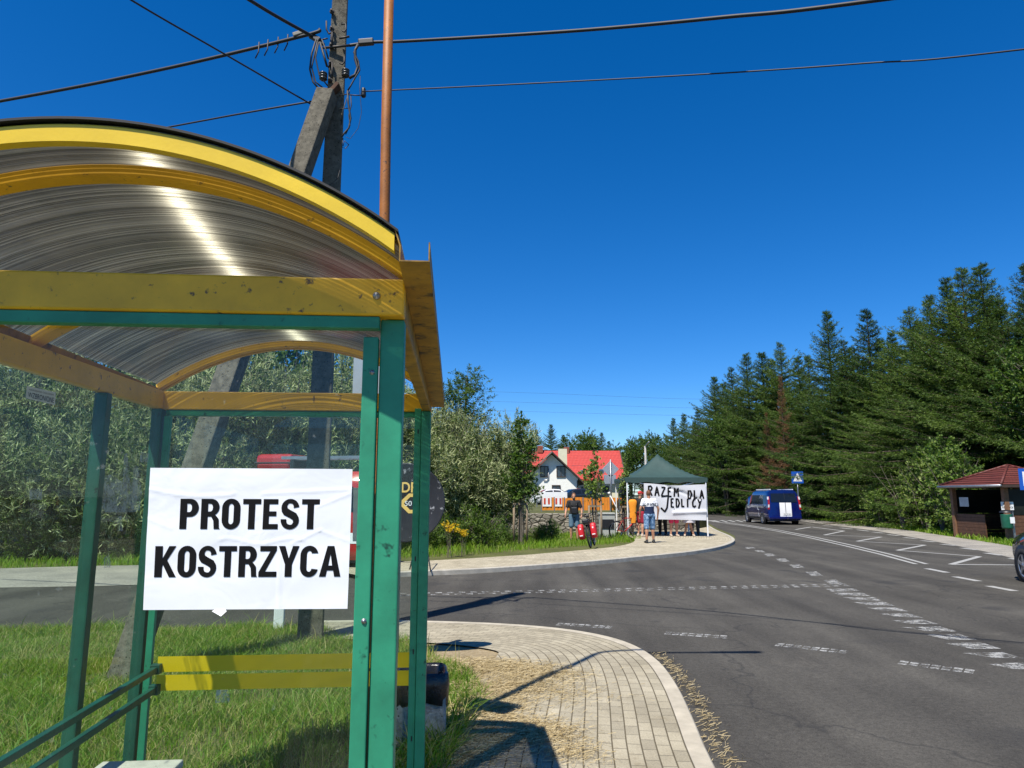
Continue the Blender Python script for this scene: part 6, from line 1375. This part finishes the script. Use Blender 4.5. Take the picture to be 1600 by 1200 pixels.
for sx in (-1, 1):
    b = MB(); b.smooth = True; rows = []
    for z, wy, wx in ((.28, .10, .05), (.30, .15, .085), (.42, .17, .095), (.60, .165, .09), (.70, .15, .08), (.73, .10, .05)):
        rows.append([(sx * .19 + sx * wx * (1 if abs(math.cos(a)) > .3 else .9) * math.copysign(abs(math.cos(a)) ** .5, math.cos(a)) , -.05 + wy * math.copysign(abs(math.sin(a)) ** .5, math.sin(a)), z) for a in [2 * math.pi * i / 20 for i in range(21)]])
    b.sheet(rows); b.poly3(rows[0][:20]); b.poly3(rows[-1][:20]); pb = b.build('pannier', REDBAG, bike)
    b = MB(); b.box((sx * .19, -.222, .40), (.09, .006, .03)); b.box((sx * .19, -.215, .60), (.04, .008, .05)); b.build('reflector', WHITE, pb)
set_at(bike, at_z(923, 856, .10), R(-13)); bike.rotation_euler = (0, R(-9), R(-13))
bike2 = make_bike('second bicycle turned sideways near the tripod and tent leg', paint('red_frame_paint', (.45, .03, .02), .3)); q = at_d(962, 842, 27.6); set_at(bike2, (q.x - .1, 26.9, .02), R(-62)); bike2.rotation_euler = (0, R(6), R(-58))

# ================================================================== PEOPLE
SKIN = paint('sunlit_skin', (.46, .235, .145), .55, var=.08, scale=9)
SKIN2 = paint('tanned_skin', (.36, .175, .10), .55, var=.08, scale=9)
HAIRB = paint('brown_hair', (.045, .025, .013), .7, var=.3, scale=40)
HAIRG = paint('reddish_brown_hair', (.13, .055, .022), .7, var=.3, scale=40)
SHOE = paint('black_shoes', (.014, .014, .015), .6)
SANDAL = paint('light_shoes', (.45, .36, .28), .7)
BASE = dict(pelvis=(0, 0, .94), chest=(0, .0, 1.28), neck=(0, .0, 1.46), head=(0, .015, 1.62), hipL=(-.095, 0, .90), hipR=(.095, 0, .90), kneeL=(-.11, .02, .49), kneeR=(.11, .02, .49), ankL=(-.12, -.02, .085), ankR=(.12, -.02, .085),
            shL=(-.185, 0, 1.40), shR=(.185, 0, 1.40), elL=(-.25, -.03, 1.12), elR=(.25, -.03, 1.12), wrL=(-.27, .06, .88), wrR=(.27, .06, .88))
def person(label, pose, skin, parts, girth=1.0, face=False, hair=HAIRB, hat=None, group=None, hair_long=False):
    J = {k: Vector(v) for k, v in {**BASE, **pose}.items()}; g = girth
    t = thing('person', (0, 0, 0), label, 'person', group); ORIG[t.name] = Vector((0, 0, 0))
    b = MB(); b.ball(J['pelvis'], (.165 * g, .115 * g, .12)); b.capsule(J['pelvis'], J['chest'] + Vector((0, 0, -.1)), .125 * g, .135 * g, 14, .85); b.ball(J['chest'], (.175 * g, .118 * g, .19)); b.capsule(J['chest'] + Vector((0, 0, .1)), J['neck'], .07, .055)
    b.capsule(J['neck'], J['head'], .054, .055); hd = J['head']; b.ball(hd + Vector((0, 0, .01)), (.073, .092, .108)); b.ball(hd + Vector((0, .03, -.065)), (.052, .058, .05))
    b.capsule(hd + Vector((0, .085, .0)), hd + Vector((0, .105, -.028)), .010, .014, 8)
    for s_ in (-1, 1): b.ball(hd + Vector((s_ * .076, -.005, -.005)), (.012, .020, .032), 8, 6); b.ball(hd + Vector((s_ * .022, .083, -.052)), (.016, .008, .006), 8, 5)
    for S_, sx in (('L', -1), ('R', 1)):
        b.capsule(J['hip' + S_], J['knee' + S_], .088 * g, .056 * g); k, a = J['knee' + S_], J['ank' + S_]; m = k.lerp(a, .3) + Vector((0, -.015, 0)); b.capsule(k, m, .054 * g, .058 * g); b.capsule(m, a, .056 * g, .036)
        b.capsule(a + Vector((0, -.03, -.04)), a + Vector((sx * .02, .15, -.055)), .036, .030, 10)
        b.capsule(J['neck'] + Vector((sx * .05, 0, -.05)), J['sh' + S_], .055, .062 * g); b.capsule(J['sh' + S_], J['el' + S_], .054 * g, .040); b.capsule(J['el' + S_], J['wr' + S_], .041, .027)
        d = (J['wr' + S_] - J['el' + S_]).normalized(); w = J['wr' + S_]; fw_ = Vector((0, 1, 0)); fw_ = (fw_ - d * fw_.dot(d)).normalized(); inn = d.cross(fw_) * (1 if d.cross(fw_).x * sx < 0 else -1)
        b.capsule(w, w + d * .075, .026, .036, 10, .55)
        for f_, (o_, L_) in enumerate(((.030, .07), (.010, .08), (-.010, .075), (-.028, .06))):
            p0 = w + d * .085 + fw_ * o_; p1 = p0 + d * L_ * .5 + inn * .008; b.capsule(p0, p1, .0095, .009, 6); b.capsule(p1, p1 + d * L_ * .45 + inn * .022, .009, .0075, 6)
        p0 = w + d * .03 + fw_ * .028; b.capsule(p0, p0 + d * .035 + fw_ * .022, .011, .010, 6); b.capsule(p0 + d * .035 + fw_ * .022, p0 + d * .06 + fw_ * .028 + inn * .01, .010, .008, 6)
    fuse(b, .0085, 2).build('body', skin, t)
    # hair
    if not hat or hair_long:
        b = MB(); b.ball(hd + Vector((0, -.012, .028)), (.082, .096, .105))
        if hair_long: b.ball(hd + Vector((0, -.05, -.06)), (.085, .06, .13))
        m = fuse(b, .010, 1); m.v = [v for v in m.v]; cut = hd + Vector((0, .045, .035))
        keep = [i for i, f in enumerate(m.f) if not (sum(m.v[q][1] for q in f) / len(f) > cut.y and sum(m.v[q][2] for q in f) / len(f) < cut.z + .035)]
        m.f = [m.f[i] for i in keep]; m.m = [m.m[i] for i in keep]; m.sm = [m.sm[i] for i in keep]; m.build('hair', hair, t, fix=False)
    if hat:
        b = MB(); b.ball(hd + Vector((0, -.005, .045)), (.086, .102, .085)); b.capsule(hd + Vector((0, .06, .05)), hd + Vector((0, .15, .035)), .05, .045, 12, .25); fuse(b, .010, 1).build('cap', hat, t)
    if face:
        for s_ in (-1, 1): b = MB(); b.ball(hd + Vector((s_ * .028, .079, .008)), (.013, .010, .008), 8, 6); b.build('eye', BLACK, t)
        b = MB(); b.ball(hd + Vector((0, .045, -.082)), (.052, .05, .042)); b.build('beard', HAIRB, t)
    for name, mat, spec in parts:
        b = MB()
        if 'torso' in spec:
            e = spec['torso']; b.ball(J['pelvis'] + Vector((0, 0, .05)), (.165 * g + e, .115 * g + e, .10 + spec.get('drop', 0))); b.capsule(J['pelvis'] + Vector((0, 0, .02)), J['chest'] + Vector((0, 0, -.08)), .137 * g + e, .145 * g + e, 16, .86); b.ball(J['chest'], (.178 * g + e, .122 * g + e, .195)); b.capsule(J['chest'] + Vector((0, 0, .1)), J['neck'] + Vector((0, 0, -.05)), .085 + e, .05 + e)
        if 'sleeve' in spec:
            for S_, sx in (('L', -1), ('R', 1)):
                b.capsule(J['neck'] + Vector((sx * .05, 0, -.06)), J['sh' + S_], .058 + .014, .066 * g + .012); b.capsule(J['sh' + S_], J['sh' + S_].lerp(J['el' + S_], spec['sleeve']), .062 * g + .012, .052 + .014)
        if 'legs' in spec:
            b.ball(J['pelvis'], (.168 * g + .016, .118 * g + .016, .125))
            for S_ in 'LR':
                h, k, a = J['hip' + S_], J['knee' + S_], J['ank' + S_]; L = spec['legs']
                if L <= 1: b.capsule(h, h.lerp(k, L), .092 * g + .014, .062 * g + .030)
                else: b.capsule(h, k, .092 * g + .014, .062 * g + .018); b.capsule(k, k.lerp(a, L - 1), .062 * g + .018, .046 + .014)
        if 'skirt' in spec:
            pz = J['pelvis']; b.lathe([(.0, .10), (.155 * g, .10), (.19 * g, 0), (.22 * g, -.2), (.25 * g, -spec['skirt']), (.0, -spec['skirt'])], pz, 20)
        if 'shoes' in spec:
            for S_, sx in (('L', -1), ('R', 1)):
                a = J['ank' + S_]; b.capsule(a + Vector((0, -.035, -.045)), a + Vector((sx * .02, .16, -.055)), .046, .038, 12); b.capsule(a + Vector((0, -.01, -.02)), a + Vector((0, -.02, .0)), .045, .046, 10)
            for i, v in enumerate(b.v): b.v[i] = (v[0], v[1], max(v[2], .001))
        fuse(b, .0105, 3).build(name, mat, t)
    return t
def shirt_material():
    t = NT('white_shirt_with_dark_print'); v = t.coord(); sx = t.new('SeparateXYZ'); t.link(v, sx.inputs[0]); z = sx.outputs['Z']; n = t.noise(v, 16, 5, .8)
    band = t.math('MULTIPLY', t.math('GREATER_THAN', z, 1.20), t.math('LESS_THAN', z, 1.32)); dk = t.math('MULTIPLY', band, t.math('GREATER_THAN', n, .49)); c = t.mix(t.math('LESS_THAN', z, 1.20), (.74, .74, .75), (.018, .03, .075)); c = t.mix(dk, c, (.10, .11, .13))
    return t.done(t.bsdf(c, .85, 0, .2))
def denim_material():
    t = NT('patchy_blue_shorts_cloth'); v = t.coord(); n = t.noise(v, 11, 4, .7, .8); return t.done(t.bsdf(t.ramp(n, [(.35, (.035, .085, .17)), (.5, (.10, .20, .34)), (.62, (.34, .46, .60))]), .85, 0, .2))
p1 = person('man in white and navy tee and blue shorts walking toward the tent', dict(kneeL=(-.11, .0, .49), ankL=(-.13, -.06, .085), kneeR=(.11, .06, .49), ankR=(.13, .05, .085), elL=(-.31, -.03, 1.13), wrL=(-.32, .04, .88), elR=(.31, -.02, 1.13), wrR=(.30, .06, .88), head=(.0, .03, 1.62)), SKIN2,
    [('tee_shirt', shirt_material(), dict(torso=.018, sleeve=.55, drop=.03)), ('shorts', denim_material(), dict(legs=.95)), ('sandals', SHOE, dict(shoes=1))], 1.02, hair=HAIRG)
q = at_z(1016, 848.5, .1); set_at(p1, q, R(4), 1.0)
BTEE = paint('black_tee_cloth', (.012, .012, .014), .85)
p2 = person('man in black tee and grey blue shorts standing behind the bicycle with red bags', dict(elL=(-.29, .03, 1.13), wrL=(-.27, .12, .92), elR=(.29, .05, 1.13), wrR=(.33, .20, .95)), SKIN,
    [('tee_shirt', BTEE, dict(torso=.016, sleeve=.6, drop=.03)), ('shorts', paint('grey_blue_shorts_cloth', (.09, .16, .22), .85), dict(legs=.85)), ('shoes', SHOE, dict(shoes=1))], 1.04, face=True, hair=HAIRG)
for sx in (-1, 1):
    b = MB(); b.smooth = True; P_ = [(sx * .14, -.05, 1.47), (sx * .13, .10, 1.40), (sx * .08, .165, 1.28), (-sx * .02, .18, 1.18)]; b.tube(P_, .018, 8, True, .5); b.build('strap', BLACK, p2)
b = MB(); b.box((0, .19, 1.10), (.24, .11, .26)); b.build('chest_bag', BLACK, p2, bevel=.04)
q = at_z(897.5, 845, .02); set_at(p2, q, R(178), 1.0)
yb = tc.y - TD + .22
def behind(px, rz, pr, sc=1.0): q = at_d(px, 838, yb); set_at(pr, (q.x, yb + .0, .1), rz, sc)
p3 = person('person in bright pink shorts whose legs show under the banner', {}, SKIN, [('top', WHITE, dict(torso=.016, sleeve=.6)), ('shorts', paint('pink_shorts_cloth', (.62, .03, .10), .85), dict(legs=.80)), ('shoes', SANDAL, dict(shoes=1))], 1.08, face=False, hair=HAIRB, hair_long=True); behind(1053.5, R(185), p3)
p4 = person('person in pale skirt with bare legs crossed under the banner', dict(kneeL=(-.05, .03, .49), ankL=(-.16, .02, .085), kneeR=(.07, .0, .49), ankR=(.16, -.03, .085)), SKIN2, [('top', paint('rose_top_cloth', (.4, .2, .2), .85), dict(torso=.016, sleeve=.5)), ('skirt', paint('pale_lilac_skirt_cloth', (.46, .42, .42), .85), dict(skirt=.42)), ('shoes', SANDAL, dict(shoes=1))], 1.0, hair=HAIRB, hair_long=True); behind(1077, R(172), p4)
p5 = person('person in dark trousers at the far end of the banner', {}, SKIN, [('jacket', BTEE, dict(torso=.02, sleeve=1.0)), ('trousers', paint('dark_trousers_cloth', (.012, .013, .018), .85), dict(legs=1.9)), ('shoes', SHOE, dict(shoes=1))], 1.0, hair=HAIRB); behind(1090, R(160), p5); p5.location.y += .35
p6 = person('person in dark top and red shorts with a red cap beside the tent leg', dict(elL=(-.26, .08, 1.14), wrL=(-.18, .26, 1.05)), SKIN, [('top', BTEE, dict(torso=.018, sleeve=.7)), ('shorts', paint('dark_red_shorts_cloth', (.30, .012, .03), .85), dict(legs=.8)), ('shoes', SANDAL, dict(shoes=1))], 1.0, hair=HAIRB, hat=paint('red_cap_cloth', (.42, .02, .02), .8)); q = at_d(1004, 838, 27.3); set_at(p6, (q.x - .05, 27.35, .1), R(-60), 1.0)
p7 = person('person in dark clothes seated deep under the tent behind the pink shorts', {}, SKIN, [('jacket', BTEE, dict(torso=.02, sleeve=1.0)), ('trousers', paint('black_trousers_cloth', (.01, .01, .012), .85), dict(legs=1.9)), ('shoes', SHOE, dict(shoes=1))], 1.05); p7['label'] = 'person in all dark clothes standing deep under the tent'; q = at_d(1036, 838, 28.4); set_at(p7, (q.x, 28.4, .1), R(150), .97)
